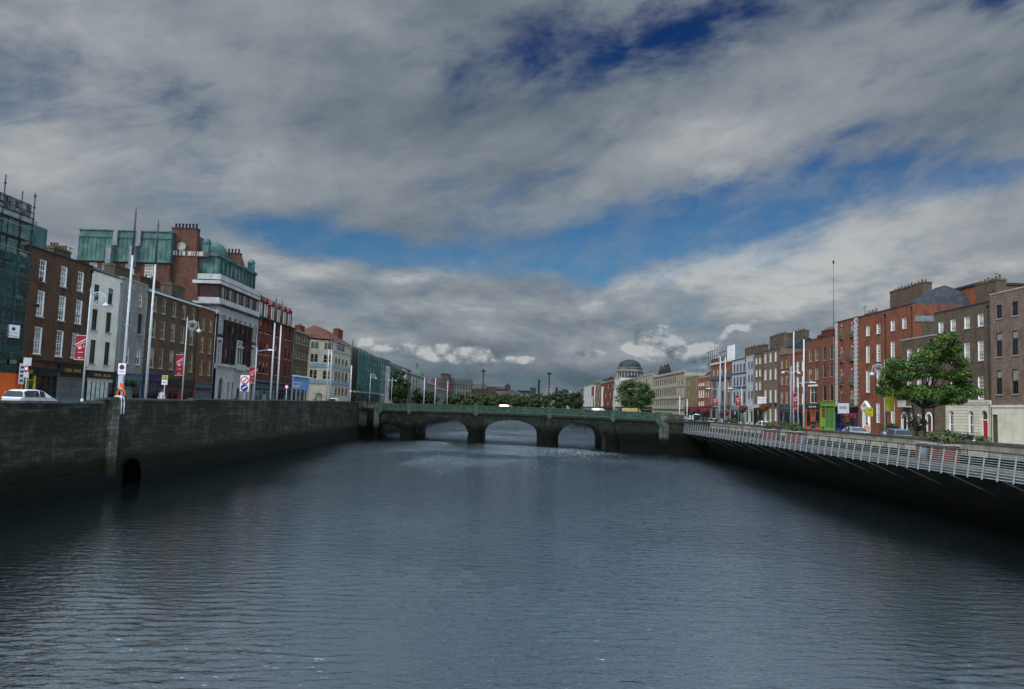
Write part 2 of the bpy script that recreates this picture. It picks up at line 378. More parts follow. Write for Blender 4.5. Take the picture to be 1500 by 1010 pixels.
strip('pavement', -31.2, -28.4, ZL-.4, ZL, M_pave)
strip('pavement', -42.6, -38.8, ZL-.4, ZL, M_pave)
strip('pavement', 31.6, 35.0, ZR-.4, ZR, M_pave)
strip('pavement', 49.8, 54.6, ZR-.4, ZR, M_pave)
for x0, x1, z in ((-31.4, -31.2, ZL), (-38.8, -38.6, ZL), (35.0, 35.2, ZR), (49.6, 49.8, ZR)):
    strip('kerb', x0, x1, z-.4, z+.012, M_kerb)
d_ = MB()
for i in range(60):
    y = -30+i*9
    d_.box(-35.06, -34.94, y, y+3.5, ZL-.128, ZL-.124); d_.box(42.34, 42.46, y, y+3.5, ZR-.128, ZR-.124)
tag(d_.build('lane_marking', M_wpaint), kind='structure')

# ------------------------------------------------------------------ left quay wall with parapet, rising in steps towards the bridge
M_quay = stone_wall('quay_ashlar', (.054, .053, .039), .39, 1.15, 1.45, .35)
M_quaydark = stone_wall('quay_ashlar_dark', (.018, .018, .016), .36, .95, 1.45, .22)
M_cap = mat('weathered_coping', (.085, .088, .070), .9, .5, 2.2, bump=.4, streak=.4)
qw = empty('quay_wall', (-28.3, 40, 0), 0, 'long stained stone quay wall with green weed along the left bank', 'quay wall')
b_ = MB(); steps = [(-60, 55.4, 5.86), (55.4, 71.3, 6.14), (71.3, 92, 6.26), (92, 118, 6.36), (118, 149.6, 6.44)]
for y0, y1, z1 in steps: b_.box(-.25, .3, y0-40, y1-40, -1.2, z1-.14)
b_.build('wall', M_quay, qw)
c_ = MB()
for y0, y1, z1 in steps: c_.box(-.32, .38, y0-40, y1-40-.003, z1-.14, z1)
c_.build('coping', M_cap, qw)
tb = MB(); tb.prism([(.3, -1.2), (.62, -1.2), (.55, .55), (.47, 1.0), (.3, 1.12)], 'y', -100, 109.5)
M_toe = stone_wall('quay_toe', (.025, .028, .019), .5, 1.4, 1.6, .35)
tb.build('wall_toe', M_toe, qw)
M_pil = stone_wall('pale_ashlar', (.13, .125, .10), .36, .6, 1.2)
MB().box(.3, .52, 16.2, 17.4, -1, 6.02).build('pilaster', M_pil, qw)
# storm outfall arch with its chain
def arch_poly(w, h, z0, n=10, k=1.0):
    r = w/2; zs = h-r*k
    return [(-r, z0), (r, z0)]+[(r*math.cos(math.pi*i/n), zs+r*k*math.sin(math.pi*i/n)) for i in range(n+1)]
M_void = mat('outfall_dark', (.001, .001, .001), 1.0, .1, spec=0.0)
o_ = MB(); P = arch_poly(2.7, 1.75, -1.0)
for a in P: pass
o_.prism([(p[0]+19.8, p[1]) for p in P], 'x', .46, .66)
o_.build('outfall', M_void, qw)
M_steel = mat('galvanised_steel', (.45, .47, .47), .45, .15, 4, metal=.6, spec=.5)
M_iron = mat('black_iron', (.015, .015, .017), .6, .3, 5)
M_white = mat('white_paint', (.72, .74, .72), .55, .12, 3, streak=.15)
lad = MB(); lad.cur = 0
for dx in (-.2, .2):
    lad.tube((.42, 17.9+dx, .6), (.42, 17.9+dx, 5.2), .035)
for i in range(15): lad.tube((.42, 17.7, .9+i*.3), (.42, 18.1, .9+i*.3), .018)
lad.build('ladder', M_iron, qw)
lh = MB()
for dx in (-.2, .2): lh.path([(.44, 17.9+dx, 5.0), (.44, 17.9+dx, 5.85), (.36, 17.9+dx, 6.18), (.1, 17.9+dx, 6.28), (-.1, 17.9+dx, 6.2)], .045)
lh.build('grab_rail', M_white, qw)

# right quay wall under the boardwalk
rq = empty('quay_wall', (31.3, 40, 0), 0, 'dark stone quay wall in the shade behind the boardwalk on the right bank', 'quay wall')
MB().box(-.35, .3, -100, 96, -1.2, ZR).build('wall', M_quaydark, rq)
M_lime = brick('parapet_limestone', (.30, .28, .24), (.12, .11, .10), 1.1, .42, .22, stain=(.05, .052, .035), stain_amt=.55, msize=.012)
MB().box(-.3, .2, -100, 96, ZR, 5.12).build('parapet', M_lime, rq)
MB().box(-.38, .28, -100, 95.9, 5.12, 5.28).build('coping', M_cap, rq)
# quays upstream of the bridge
for sx, nm in ((-1, 'left'), (1, 'right')):
    x = -28.3 if sx < 0 else 31.3
    e_ = empty('quay_wall', (x, 170, 0), 0, 'weedy stone quay wall beyond the bridge on the %s bank' % nm, 'quay wall')
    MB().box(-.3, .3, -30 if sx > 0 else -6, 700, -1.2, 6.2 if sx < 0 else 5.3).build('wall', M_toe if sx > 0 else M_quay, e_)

# ------------------------------------------------------------------ road bridge across the river
SK = -.35
def bridge():
    bs = stone_wall('bridge_stone', (.025, .028, .024), .4, 1.2, 2.4, .12)
    green = mat('green_bridge_iron', (.030, .056, .040), .85, .4, 1.3, streak=.7, col2=(.016, .030, .023))
    green2 = mat('green_bridge_trim', (.040, .070, .052), .8, .3, 2.0, streak=.35)
    dark = mat('bridge_soffit', (.02, .022, .02), .9, .3, .8)
    br = empty('road_bridge', (0, 140, 0), 0, 'low stone bridge of five arches with green iron parapet crossing the river', 'bridge')
    top = lambda x: 6.5-.00033*x*x
    def S(x, off, z): return (x, SK*x+off, z)
    D = 17.0
    arches = [(-25.4, -19.9, .42), (-17.0, -7.5, 1), (-5.0, 4.9, 1), (7.9, 15.5, 1)]
    def zb(x):
        for a, b, k in arches:
            if a < x < b:
                t = (2*x-a-b)/(b-a); return 1.35+(2.85*k)*(max(0, 1-abs(t)**2.1))**.5
        return -1.2
    m = MB(); xs = set([-28.6, 31.6])
    for a, b, k in arches:
        for i in range(25): xs.add(a+(b-a)*(.5-.5*math.cos(math.pi*i/24)))
        xs.add(a-.001); xs.add(b+.001)
    xs = sorted(xs)
    for x0, x1 in zip(xs[:-1], xs[1:]):
        xm = (x0+x1)/2; inside = zb(xm) > 0
        z0, z1 = (zb(x0+1e-4) if inside else -1.2), (zb(x1-1e-4) if inside else -1.2)
        if inside: z0 = max(z0, 1.35); z1 = max(z1, 1.35)
        t0, t1 = top(x0)-1.15, top(x1)-1.15
        m.cur = 0
        m.face([S(x0, 0, z0), S(x1, 0, z1), S(x1, 0, t1), S(x0, 0, t0)])
        m.face([S(x0, D, z0), S(x0, D, t0), S(x1, D, t1), S(x1, D, z1)])
        m.cur = 1
        if inside: m.face([S(x0, 0, z0), S(x0, D, z0), S(x1, D, z1), S(x1, 0, z1)])
    m.cur = 1
    for a, b, k in arches:
        for x in (a, b): m.face([S(x, 0, -1.2), S(x, D, -1.2), S(x, D, 1.36), S(x, 0, 1.36)])
    m.build('spandrel_wall', [bs, dark], br)
    # arch rings standing a little proud
    for a, b, k in arches:
        g_ = MB(); n = 22
        for i in range(n):
            q = []
            for j in (i, i+1):
                t = math.pi*(1-j/n); x = (a+b)/2+(b-a)/2*math.cos(t); z = 1.35+2.85*k*max(0, math.sin(t))**.95
                x2 = (a+b)/2+((b-a)/2+.0)*math.cos(t)*1.045; z2 = z+.36
                q.append((x, z, x2, z2))
            (xa, za, xb, zb_), (xc, zc, xd, zd) = q
            for o in (-.06,):
                g_.face([S(xa, o, za), S(xc, o, zc), S(xd, o, zd), S(xb, o, zb_)]); g_.face([S(xa, o, za), S(xa, 0, za), S(xc, 0, zc), S(xc, o, zc)]); g_.face([S(xb, o, zb_), S(xd, o, zd), S(xd, 0, zd), S(xb, 0, zb_)])
        g_.build('arch_ring', bs, br)
    # rounded cutwaters
    for a, b in ((-19.9, -17.0), (-7.5, -5.0), (4.9, 7.9), (15.5, 17.6)):
        c = (a+b)/2; r = (b-a)/2; g_ = MB()
        prof = [(r+.12, -1.2), (r+.1, .9), (r, 1.5), (r*.96, 2.4), (r*.7, 2.9), (.05, 3.25)]
        g_.lathe((c, SK*c, 0), prof, 20, math.pi*.98, math.pi*2.02)
        g_.build('cutwater', bs, br)
        g_ = MB(); g_.box(c-.5, c+.5, SK*c-.22, SK*c+.3, 2.6, 5.3); g_.build('pilaster', bs, br)
    # deck slab and parapets
    d = MB(); N = 30
    for i in range(N):
        x0 = -31+62.6*i/N; x1 = -31+62.6*(i+1)/N
        t0, t1 = top(x0)-1.1, top(x1)-1.1
        d.face([S(x0, -.35, t0), S(x1, -.35, t1), S(x1, D+.35, t1), S(x0, D+.35, t0)])
        d.face([S(x0, -.35, t0-.35), S(x1, -.35, t1-.35), S(x1, -.35, t1), S(x0, -.35, t0)])
        d.face([S(x0, -.35, t0-.35), S(x0, .2, t0-.5), S(x1, .2, t1-.5), S(x1, -.35, t1-.35)])
    d.build('deck', [dark], br)
    for off, pn in ((-.30, 'parapet'), (D+.15, 'parapet')):
        p = MB(); t = MB()
        for i in range(N):
            x0 = -24.2+48.0*i/N; x1 = -24.2+48.0*(i+1)/N
            a0, a1 = top(x0), top(x1)
            for (o0, o1, q0, q1) in ((0, .12, -.98, -.10),):
                p.face([S(x0, off+o0, a0+q0), S(x1, off+o0, a1+q0), S(x1, off+o0, a1+q1), S(x0, off+o0, a0+q1)])
                p.face([S(x0, off+o1, a0+q0), S(x0, off+o1, a0+q1), S(x1, off+o1, a1+q1), S(x1, off+o1, a1+q0)])
            for (o0, o1, q0, q1) in ((-.07, .19, -.12, 0), (-.12, .14, -1.16, -.96)):
                t.face([S(x0, off+o0, a0+q0), S(x1, off+o0, a1+q0), S(x1, off+o0, a1+q1), S(x0, off+o0, a0+q1)])
                t.face([S(x0, off+o1, a0+q0), S(x0, off+o1, a0+q1), S(x1, off+o1, a1+q1), S(x1, off+o1, a1+q0)])
                t.face([S(x0, off+o0, a0+q1), S(x1, off+o0, a1+q1), S(x1, off+o1, a1+q1), S(x0, off+o1, a0+q1)])
                t.face([S(x0, off+o0, a0+q0), S(x0, off+o1, a0+q0), S(x1, off+o1, a1+q0), S(x1, off+o0, a1+q0)])
        # cast tracery: rings and bars on the outer face
        x = -23.9
        while x < 23.6:
            z = top(x)-.54
            t.box(x-.03, x+.03, SK*x+off-.05, SK*x+off+.004, z-.44, z+.44)
            for k in range(10):
                u0, u1 = 2*math.pi*k/10, 2*math.pi*(k+1)/10; xx = x+.4
                t.face([(xx+r*math.cos(u), SK*xx+off-.035, z+r*math.sin(u)) for r, u in ((.3, u0), (.3, u1), (.24, u1), (.24, u0))])
            x += .8
        p.build(pn, green, br); t.build('parapet_trim', green2, br)
    for c in (-24.0, -18.4, -6.2, 6.4, 16.6, 23.6):
        g_ = MB(); z = top(c); y = SK*c-.3
        g_.box(c-.42, c+.42, y-.16, y+.34, z-1.55, z+.02); g_.box(c-.5, c+.5, y-.22, y+.4, z+.02, z+.14); g_.box(c-.32, c+.32, y-.2, y-.1, z-.85, z-.2)
        g_.prism([(c-.3, z-1.55), (c+.3, z-1.55), (c, z-1.95)], 'y', y-.12, y+.3)
        g_.build('parapet_pier', green2, br)
    for k in range(3):   # low drain spouts and pipes stain the spandrels
        x = (-19.5, -7.9, 12.2)[k]; g_ = MB(); g_.tube((x, SK*x-.12, 2.4), (x, SK*x-.12, 5.1), .06); g_.build('drainpipe', dark, br)
    # stone abutments
    pale = stone_wall('abutment_stone', (.12, .12, .10), .5, 2.3, 1.6, .15)
    a = MB(); x = -26.5
    a.box(-28.0, -24.3, 9.3, 11, -1.2, 5.35); a.box(-25.05, -24.15, 8.0, 9.4, -1.2, 5.3); a.box(-28.0, -24.2, 8.45, 8.85, 5.3, 6.38); a.box(-28, -24.15, 8.35, 8.95, 6.38, 6.5)
    a.build('abutment', pale, br)
    a = MB(); a.box(23.7, 25.2, -8.9, -6, -1.2, 5.2); a.box(23.8, 27.6, -8.9, -8.5, 5.2, 6.2); a.box(25.2, 31.0, -7.6, -6, -1.2, 5.2)
    a.build('abutment', pale, br)
    # ramp down to the right quay
    tag(MB().prism([(31.0, 5.28), (52, ZR+.02), (31.0, ZR-.2)], 'y', 128, 147).build('road', M_asph), kind='structure')
bridge()

# ------------------------------------------------------------------ boardwalk along the right quay
M_rail = mat('pale_rail_metal', (.27, .29, .285), .5, .18, 2.5, spec=.5, streak=.25)
M_plank = brick('hardwood_planks', (.20, .175, .14), (.05, .045, .04), 3.0, .12, .25)
M_beam = mat('boardwalk_steel', (.09, .095, .095), .6, .3, 1.0)
bw = empty('boardwalk', (29, 46, 0), 0, 'cantilevered riverside boardwalk with pale leaning rail posts over dark water', 'boardwalk')
DZ = 3.72; Y0, Y1 = -16, 85.5   # local y
b_ = MB(); b_.box(-1.5, 1.93, Y0, Y1, DZ-.07, DZ); b_.build('deck', M_plank, bw)
b_ = MB(); b_.box(-1.66, -1.5, Y0, Y1, DZ-.24, DZ+.0); b_.box(-1.45, -1.3, Y0, Y1, DZ-.42, DZ-.07); b_.box(-.3, -.15, Y0, Y1, DZ-.35, DZ-.07); b_.box(1.2, 1.35, Y0, Y1, DZ-.35, DZ-.07)
b_.build('edge_beam', M_beam, bw)
# post: a flat leaning blade, with the top curled to hold the handrail
pm = MB(); pm.prism([(-1.84, DZ-.46), (-1.76, DZ-.46), (-1.54, 4.80), (-1.58, 4.86), (-1.62, 4.78)], 'y', -.022, .022)
pme = pm.mesh('post', M_rail)
post0 = None
ny = Y0
npst = 0
while ny < Y1 and npst < 99:
    link('post', pme, bw, (0, ny, 0)); ny += 1.48; npst += 1
r_ = MB()
for zz in (.12, .26, .40, .54, .68, .82, .96): 
    t = (zz+.46)/1.54; r_.tube((-1.66+.16*t, Y0, DZ+zz), (-1.66+.16*t, Y1, DZ+zz), .017, n=6)
for zz in (-.34, -.18, -.02):
    t = (zz+.46)/1.54; r_.tube((-1.76+.16*t, Y0, DZ+zz), (-1.76+.16*t, Y1, DZ+zz), .02, n=6)
r_.build('rail', M_rail, bw)
r_ = MB(); r_.tube((-1.58, Y0, 4.88), (-1.58, Y1, 4.88), .05, n=8); r_.build('handrail', mat('dark_handrail', (.05, .045, .04), .5, .2, 3), bw)
sm_ = MB(); sm_.tube((-1.35, 0, DZ-.42), (1.95, 0, 1.9), .045, n=8); sme = sm_.mesh('strut', M_beam)
y = 0.5
while y < Y1: link('strut', sme, bw, (0, y, 0)); y += 5.92
xb_ = MB().box(-1.5, 1.93, -.06, .06, DZ-.32, DZ-.08).mesh('cross_beam', M_beam)
for k in range(17): link('cross_beam', xb_, bw, (0, Y0+2+k*5.92, 0))

# benches with cream slatted backs stand against the parapet
M_cream = mat('cream_panel', (.52, .48, .38), .7, .15, 2, streak=.3)
def make_bench():
    r = empty('bench', (30.4, 60, DZ), 0, 'x', 'bench', 'benches along the boardwalk')
    s_ = MB()
    for k in range(5): s_.box(-.30+.1*k, -.23+.1*k, -1.25, 1.25, .42, .46)
    s_.build('seat', M_plank, r)
    s_ = MB()
    for k in range(4): s_.box(.26, .30, -1.25, 1.25, .56+.13*k, .66+.13*k)
    s_.build('backrest', M_cream, r)
    for y in (-1.0, 1.0):
        s_ = MB(); s_.box(-.3, .28, y-.03, y+.03, .36, .42); s_.box(-.28, -.22, y-.03, y+.03, 0, .36); s_.box(.20, .26, y-.03, y+.03, 0, 1.05); s_.build('leg', M_iron, r)
    return r
bench = make_bench(); by = [54.5+2.95*i for i in range(21)]
words_ = ['nearest', 'second nearest', 'third nearest', 'fourth nearest', 'fifth nearest', 'sixth nearest', 'seventh nearest', 'eighth nearest', 'ninth nearest', 'tenth nearest', 'eleventh nearest', 'twelfth nearest', 'thirteenth nearest', 'fourteenth nearest', 'fifteenth nearest', 'sixteenth nearest', 'seventeenth nearest', 'eighteenth nearest', 'nineteenth nearest', 'twentieth nearest', 'farthest']
SKIP_B = []
for i, y in enumerate(by):
    o = bench if i == 0 else dup(bench)
    o.location = (30.45, y, DZ); o['label'] = 'cream backed slatted bench on the boardwalk, %s of the row' % words_[i]

# ------------------------------------------------------------------ building kit (local frame: x along the facade, y inwards, z up)
G_dark = glass('window_glass_dark', (.015, .018, .02)); G_mid = glass('window_glass_mid', (.055, .06, .062)); G_pale = glass('window_glass_blind', (.36, .36, .34), .35, .4)
G_teal = glass('window_glass_teal', (.06, .13, .125))
M_sash = mat('sash_white', (.86, .86, .83), .5, .1, 4); M_sashd = mat('sash_dark', (.03, .032, .035), .5, .2, 4); M_tan = mat('sash_tan', (.40, .34, .22), .7, .2, 3)
M_sill = mat('stone_sill', (.34, .33, .30), .85, .25, 3, streak=.3)
M_slate = brick('roof_slate', (.044, .049, .057), (.022, .024, .027), .3, .22, .3, stain=(.03, .035, .025))
M_copper = mat('green_copper', (.075, .155, .14), .65, .3, .7, streak=.6, col2=(.042, .095, .088))
M_pot = mat('clay_pot', (.17, .115, .075), .85, .3, 4)
M_lead = mat('lead_flashing', (.20, .225, .24), .6, .3, 1)
_wm = {}
def win_meshes(w, h, style, fm, pane, arch=False):
    key = (round(w, 2), round(h, 2), style, fm.name, pane.name, arch)
    if key in _wm: return _wm[key]
    f = MB(); t = .075 if style != 'thin' else .045; d0, d1 = .07, .16
    if not arch:
        f.box(-w/2, -w/2+t, d0, d1, 0, h); f.box(w/2-t, w/2, d0, d1, 0, h)
        f.box(-w/2+t, w/2-t, d0, d1, 0, t); f.box(-w/2+t, w/2-t, d0, d1, h-t, h)
    else:
        r = w/2; zs = h-r; n = 10
        f.box(-w/2, -w/2+t, d0, d1, 0, zs); f.box(w/2-t, w/2, d0, d1, 0, zs); f.box(-w/2+t, w/2-t, d0, d1, 0, t)
        f.box(-w/2+t, w/2-t, d0, d1, zs-t/2, zs+t/2)
        for i in range(n):
            a, b = math.pi*i/n, math.pi*(i+1)/n
            f.prism([(r*math.cos(a), zs+r*math.sin(a)), (r*math.cos(b), zs+r*math.sin(b)), ((r-t)*math.cos(b), zs+(r-t)*math.sin(b)), ((r-t)*math.cos(a), zs+(r-t)*math.sin(a))], 'y', d0, d1)
    top = h-w/2 if arch else h
    if style in ('sash', 'georgian', 'thin'): f.box(-w/2+t, w/2-t, d0+.01, d1-.01, top*.5-.035, top*.5+.035)
    if style in ('georgian',):
        nx = 3; nz = max(3, int(round(h/.45)))
        for i in range(1, nx): x = -w/2+w*i/nx; f.box(x-.017, x+.017, d0+.03, d1-.02, t, top-t)
        for i in range(1, nz):
            z = top*i/nz
            if abs(z-top*.5) > .1: f.box(-w/2+t, w/2-t, d0+.032, d1-.022, z-.017, z+.017)
    if style in ('sash', 'cross'):
        f.box(-.02, .02, d0+.03, d1-.02, t, top-t)
    if style == 'cross': f.box(-w/2+t, w/2-t, d0+.02, d1-.02, h*.66-.03, h*.66+.03)
    p = MB()
    if not arch: p.face([(-w/2, .135, 0), (w/2, .135, 0), (w/2, .135, h), (-w/2, .135, h)])
    else: p.face([(q[0], .135, q[1]) for q in arch_poly(w, h, 0)])
    s_ = MB(); s_.box(-w/2-.1, w/2+.1, -.10, .06, -.12, -.003)
    _wm[key] = (f.mesh('window', fm), p.mesh('pane', pane), s_.mesh('sill', M_sill)); return _wm[key]
_bm = {}
def blind_mesh(w, h, fr):
    k = (round(w, 2), round(h, 2), fr)
    if k not in _bm: _bm[k] = MB().box(-w/2+.05, w/2-.05, .122, .132, h*(1-fr), h-.05).mesh('blind', mat('roller_blind', (.34, .32, .27), .8, .2, 3))
    return _bm[k]
def wall_front(m, W, H, ops, rev=.17, z0=-.3):
    xs = sorted(set([0, W]+[round(v, 4) for o in ops for v in (o[0], o[1])])); zs = sorted(set([z0, H]+[round(v, 4) for o in ops for v in (o[2], o[3])]))
    for i in range(len(xs)-1):
        for j in range(len(zs)-1):
            cx, cz = (xs[i]+xs[i+1])/2, (zs[j]+zs[j+1])/2
            if any(o[0] < cx < o[1] and o[2] < cz < o[3] for o in ops): continue
            m.face([(xs[i], 0, zs[j]), (xs[i+1], 0, zs[j]), (xs[i+1], 0, zs[j+1]), (xs[i], 0, zs[j+1])])
    k = m.cur; m.cur = 1
    for x0, x1, a, b, *ar in ops:
        if ar and ar[0]:
            r = (x1-x0)/2; cx = (x0+x1)/2; zsp = b-r; n = 8
            for side in (0, 1):
                for i in range(n):
                    t0 = math.pi/2*i/n; t1 = math.pi/2*(i+1)/n; sg = 1 if side else -1
                    p0 = (cx+sg*r*math.cos(t0), zsp+r*math.sin(t0)); p1 = (cx+sg*r*math.cos(t1), zsp+r*math.sin(t1))
                    m.cur = k; m.face([(p0[0], 0, p0[1]), (p1[0], 0, p1[1]), (p1[0], 0, b), (p0[0], 0, b)] if i else [(p0[0], 0, p0[1]), (p1[0], 0, p1[1]), (p1[0], 0, b), (cx+sg*r, 0, b)])
                    m.cur = 1; m.face([(p0[0], 0, p0[1]), (p1[0], 0, p1[1]), (p1[0], rev, p1[1]), (p0[0], rev, p0[1])])
            top = zsp
        else:
            top = b; m.face([(x0, 0, b), (x1, 0, b), (x1, rev, b), (x0, rev, b)])
        m.face([(x0, 0, a), (x0, rev, a), (x0, rev, top), (x0, 0, top)]); m.face([(x1, 0, a), (x1, 0, top), (x1, rev, top), (x1, rev, a)])
        m.face([(x0, 0, a), (x1, 0, a), (x1, rev, a), (x0, rev, a)])
    m.cur = k
def chimney(root, x, y, w, d, z0, z1, m, pots=3, along='x', potm=None):
    c = MB(); c.box(x-w/2, x+w/2, y-d/2, y+d/2, z0, z1-.22); c.box(x-w/2-.07, x+w/2+.07, y-d/2-.07, y+d/2+.07, z1-.22, z1-.05); c.box(x-w/2+.05, x+w/2-.05, y-d/2+.05, y+d/2-.05, z1-.05, z1+.06)
    o = c.build('chimney', m, root)
    for i in range(pots):
        t = (i+.5)/pots; px_, py_ = (x-w/2+w*t, y) if along == 'x' else (x, y-d/2+d*t)
        q = MB(); hh = .36+.2*((i*7) % 3)/2; q.lathe((px_, py_, z1+.06), [(.15, 0), (.12, hh*.8), (.15, hh*.85), (.15, hh), (.09, hh), (.09, hh-.1)], 8); q.build('chimney_pot', potm or M_pot, o)
    return o
SIDE = {'L': (-42.0, R(90), ZL), 'R': (54.0, R(-90), ZR)}
class Bld:
    """px coordinates say where the corners stand on the facade plane X of that bank"""
    def __init__(s, name, label, side, pa, pb, X=None, group=None, D=11, H=None):
        x, rz, zg = SIDE[side]; x = X if X is not None else x; s.side = side; s.X = x; s.zg = zg
        A, B = at_x(pa[0], pa[1], x), at_x(pb[0], pb[1], x)        # A = left in the picture, B = right
        s.W = abs(A.y-B.y)-.02; s.H = H or (A.z+B.z)/2-zg; s.D = D
        s.y0 = A.y
        s.root = empty(name, (x, A.y+(.01 if side == 'L' else -.01), zg), rz, label, 'building', group)
        s.rows = []; s.ops = []
    def u(s, px, py=540):
        return abs(at_x(px, py, s.X).y-s.y0)
    def z(s, px, py): return at_x(px, py, s.X).z-s.zg
    def row(s, cols, yt, yb, w, style='sash', fm=None, panes=None, sill=True, arch=False, ref=None):
        ref = ref if ref is not None else cols[0]
        z0, z1 = s.z(ref, yb), s.z(ref, yt); fm = fm or M_sash; panes = panes or [G_dark, G_mid, G_dark, G_pale]
        for i, c in enumerate(cols):
            x = s.u(c, (yt+yb)/2); s.win(x, z0, w, z1-z0, style, fm, panes[(i*7+int(z0*3)) % len(panes)], sill, arch)
    def win(s, x, z0, w, h, style='sash', fm=None, pane=None, sill=True, arch=False):
        x = min(max(x, w/2+.15), s.W-w/2-.15)
        s.ops.append((x-w/2, x+w/2, z0, z0+h, arch)); s.rows.append((x, z0, w, h, style, fm or M_sash, pane or G_dark, sill, arch))
    def hole(s, x0, x1, z0, z1, arch=False): s.ops.append((x0, x1, z0, z1, arch))
    def wall(s, m, reveal=None, top=True):
        b = MB(); W, H, D = s.W, s.H, s.D
        wall_front(b, W, H, s.ops)
        b.face([(0, 0, -.3), (0, 0, H), (0, D, H), (0, D, -.3)]); b.face([(W, 0, -.3), (W, D, -.3), (W, D, H), (W, 0, H)]); b.face([(0, D, -.3), (0, D, H), (W, D, H), (W, D, -.3)])
        b.face([(0, 0, H), (W, 0, H), (W, D, H), (0, D, H)])
        s.wallo = b.build('wall', [m, reveal or m], s.root)
        for (x, z0, w, h, style, fm, pane, sill, arch) in s.rows:
            f, p, si = win_meshes(w, h, style, fm, pane, arch)
            o = link('window', f, s.root, (x, 0, z0)); link('pane', p, o)
            if sill: link('sill', si, o)
            rb = random.Random(int(x*97+z0*31+s.y0*7))
            if pane is not G_pale and style != 'thin' and rb.random() < .38 and not arch:
                fr = rb.choice((.3, .45, .6)); link('blind', blind_mesh(w, h, fr), o)
        return s
    def cope(s, m=None, h=.18, out=.07, name='coping'):
        b = MB(); b.box(-.0, s.W, -out, .4, s.H-.02, s.H+h); b.build(name, m or M_sill, s.root); return s
    def band(s, z, h, out=.08, m=None, name='string_course', x0=0, x1=None):
        MB().box(x0, s.W if x1 is None else x1, -out, .05, z, z+h).build(name, m or M_sill, s.root); return s
    def pitch(s, rh=1.8, m=None, y0=.5, hip=0.0, z=None):
        W, D = s.W, s.D; z = s.H+.01 if z is None else z; b = MB(); r0, r1 = hip, W-hip; ym = (y0+D)/2
        A, B, C, E = (0, y0, z), (W, y0, z), (W, D, z), (0, D, z); P, Q = (r0, ym, z+rh), (r1, ym, z+rh)
        b.face([A, B, Q, P]); b.face([C, E, P, Q]); b.face([A, P, E]); b.face([B, C, Q]); b.face([A, E, C, B])
        b.build('roof', m or M_slate, s.root); return s
    def stack(s, x, w, z1, m, y=5, d=.9, pots=4, along='x', z0=None): chimney(s.root, x, y, w, d, z0 if z0 is not None else s.H-.5, z1, m, pots, along); return s
    def chim(s, p0, p1, pt, y, d, m, pots=4, z0=None, pot_h=.6):
        X = s.X-y if s.side == 'L' else s.X+y
        a, c = at_x(p0, pt, X), at_x(p1, pt, X); u0, u1 = sorted((abs(a.y-s.y0), abs(c.y-s.y0))); sg = 1 if s.side == 'L' else -1
        u0, u1 = (a.y-s.y0)*sg, (c.y-s.y0)*sg; zt = (a.z+c.z)/2-s.zg-pot_h
        return chimney(s.root, (u0+u1)/2, y+d/2, abs(u1-u0)*.94, d, (s.H-.5 if z0 is None else z0), zt, m, pots)
    def pipe(s, x, m=None, z0=0, z1=None):
        b = MB(); b.tube((x, -.09, z0), (x, -.09, z1 or s.H), .06, n=8); b.box(x-.14, x+.14, -.2, -.02, (z1 or s.H)-.3, (z1 or s.H)-.02); b.build('drainpipe', m or M_iron, s.root); return s
    def shop(s, x0, x1, h, frame, bays=3, fascia=None, door=None, pane=None, sign=None, signm=None, riser=.55, size=.42, blind=None):
        """a timber shopfront on the ground floor"""
        W = x1-x0; f = MB(); fz = h-.75
        f.box(x0, x0+.22, -.14, .02, 0, fz); f.box(x1-.22, x1, -.14, .02, 0, fz)
        f.box(x0+.22, x1-.22, -.10, .015, 0, riser)
        n = bays; bwid = (W-.44)/n
        for i in range(n+1):
            x = x0+.22+bwid*i; f.box(x-.05, x+.05, -.11, .016, riser if True else 0, fz)
        f.box(x0+.22, x1-.22, -.105, .012, fz-.45, fz-.38)
        o = f.build('shopfront', frame, s.root)
        for i in range(n):
            xa = x0+.22+bwid*i+.05; xb = xa+bwid-.1
            if door is not None and i == door:
                dm = MB(); dm.box(xa+.02, xb-.02, -.085, .01, .02, 2.2); dm.box(xa+.1, xb-.1, -.1, -.085, .3, 1.0); dd = dm.build('door', frame, o)
                MB().box(xb-.2, xb-.16, -.14, -.085, 1.0, 1.3).build('handle', M_steel, dd)
            else:
                MB().box(xa, xb, -.07, .008, riser, fz-.45 if not blind else fz).build('shop_window', (blind or pane or G_dark), o)
        fm = MB(); fm.box(x0, x1, -.20, .02, fz, h-.12); fm.box(x0-.05, x1+.05, -.30, .02, h-.12, h); fa = fm.build('fascia', fascia or frame, o)
        if sign == '~': strokes(fa, min(W*.6, 3.4), size*.7, 11, signm, ((x0+x1)/2, -.225, (fz+h-.12)/2), 0, (5,))
        elif sign: text_mesh(sign, size, signm, fa, ((x0+x1)/2, -.215, (fz+h-.12)/2), 0)
        return o
def quoins(b, x, z0, z1, m, w=.34, out=.05):
    q = MB(); z = z0; k = 0
    while z < z1-.3:
        ww = w if k % 2 else w*.68; q.box(x-ww/2, x+ww/2, -out, .02, z, z+.3); z += .34; k += 1
    q.build('quoins', m, b.root)
def door_part(root, x, z0, w, h, m, frame=None, arch=False, y=.1):
    b = MB(); b.box(x-w/2, x+w/2, y, y+.06, z0, z0+h)
    for zz in (.12, .55):
        b.box(x-w*.36, x-w*.06, y-.015, y, z0+h*zz, z0+h*(zz+.32)); b.box(x+w*.06, x+w*.36, y-.015, y, z0+h*zz, z0+h*(zz+.32))
    o = b.build('door', m, root); MB().box(x+w*.36, x+w*.42, y-.06, y, z0+h*.45, z0+h*.5).build('handle', M_steel, o)
    return o
def steps_part(root, x, w, n=3):
    b = MB()
    for i in range(n): b.box(x-w/2, x+w/2, -.3*(n-i), .0, .15*i, .15*(i+1)-.003)
    b.build('step', M_sill, root)
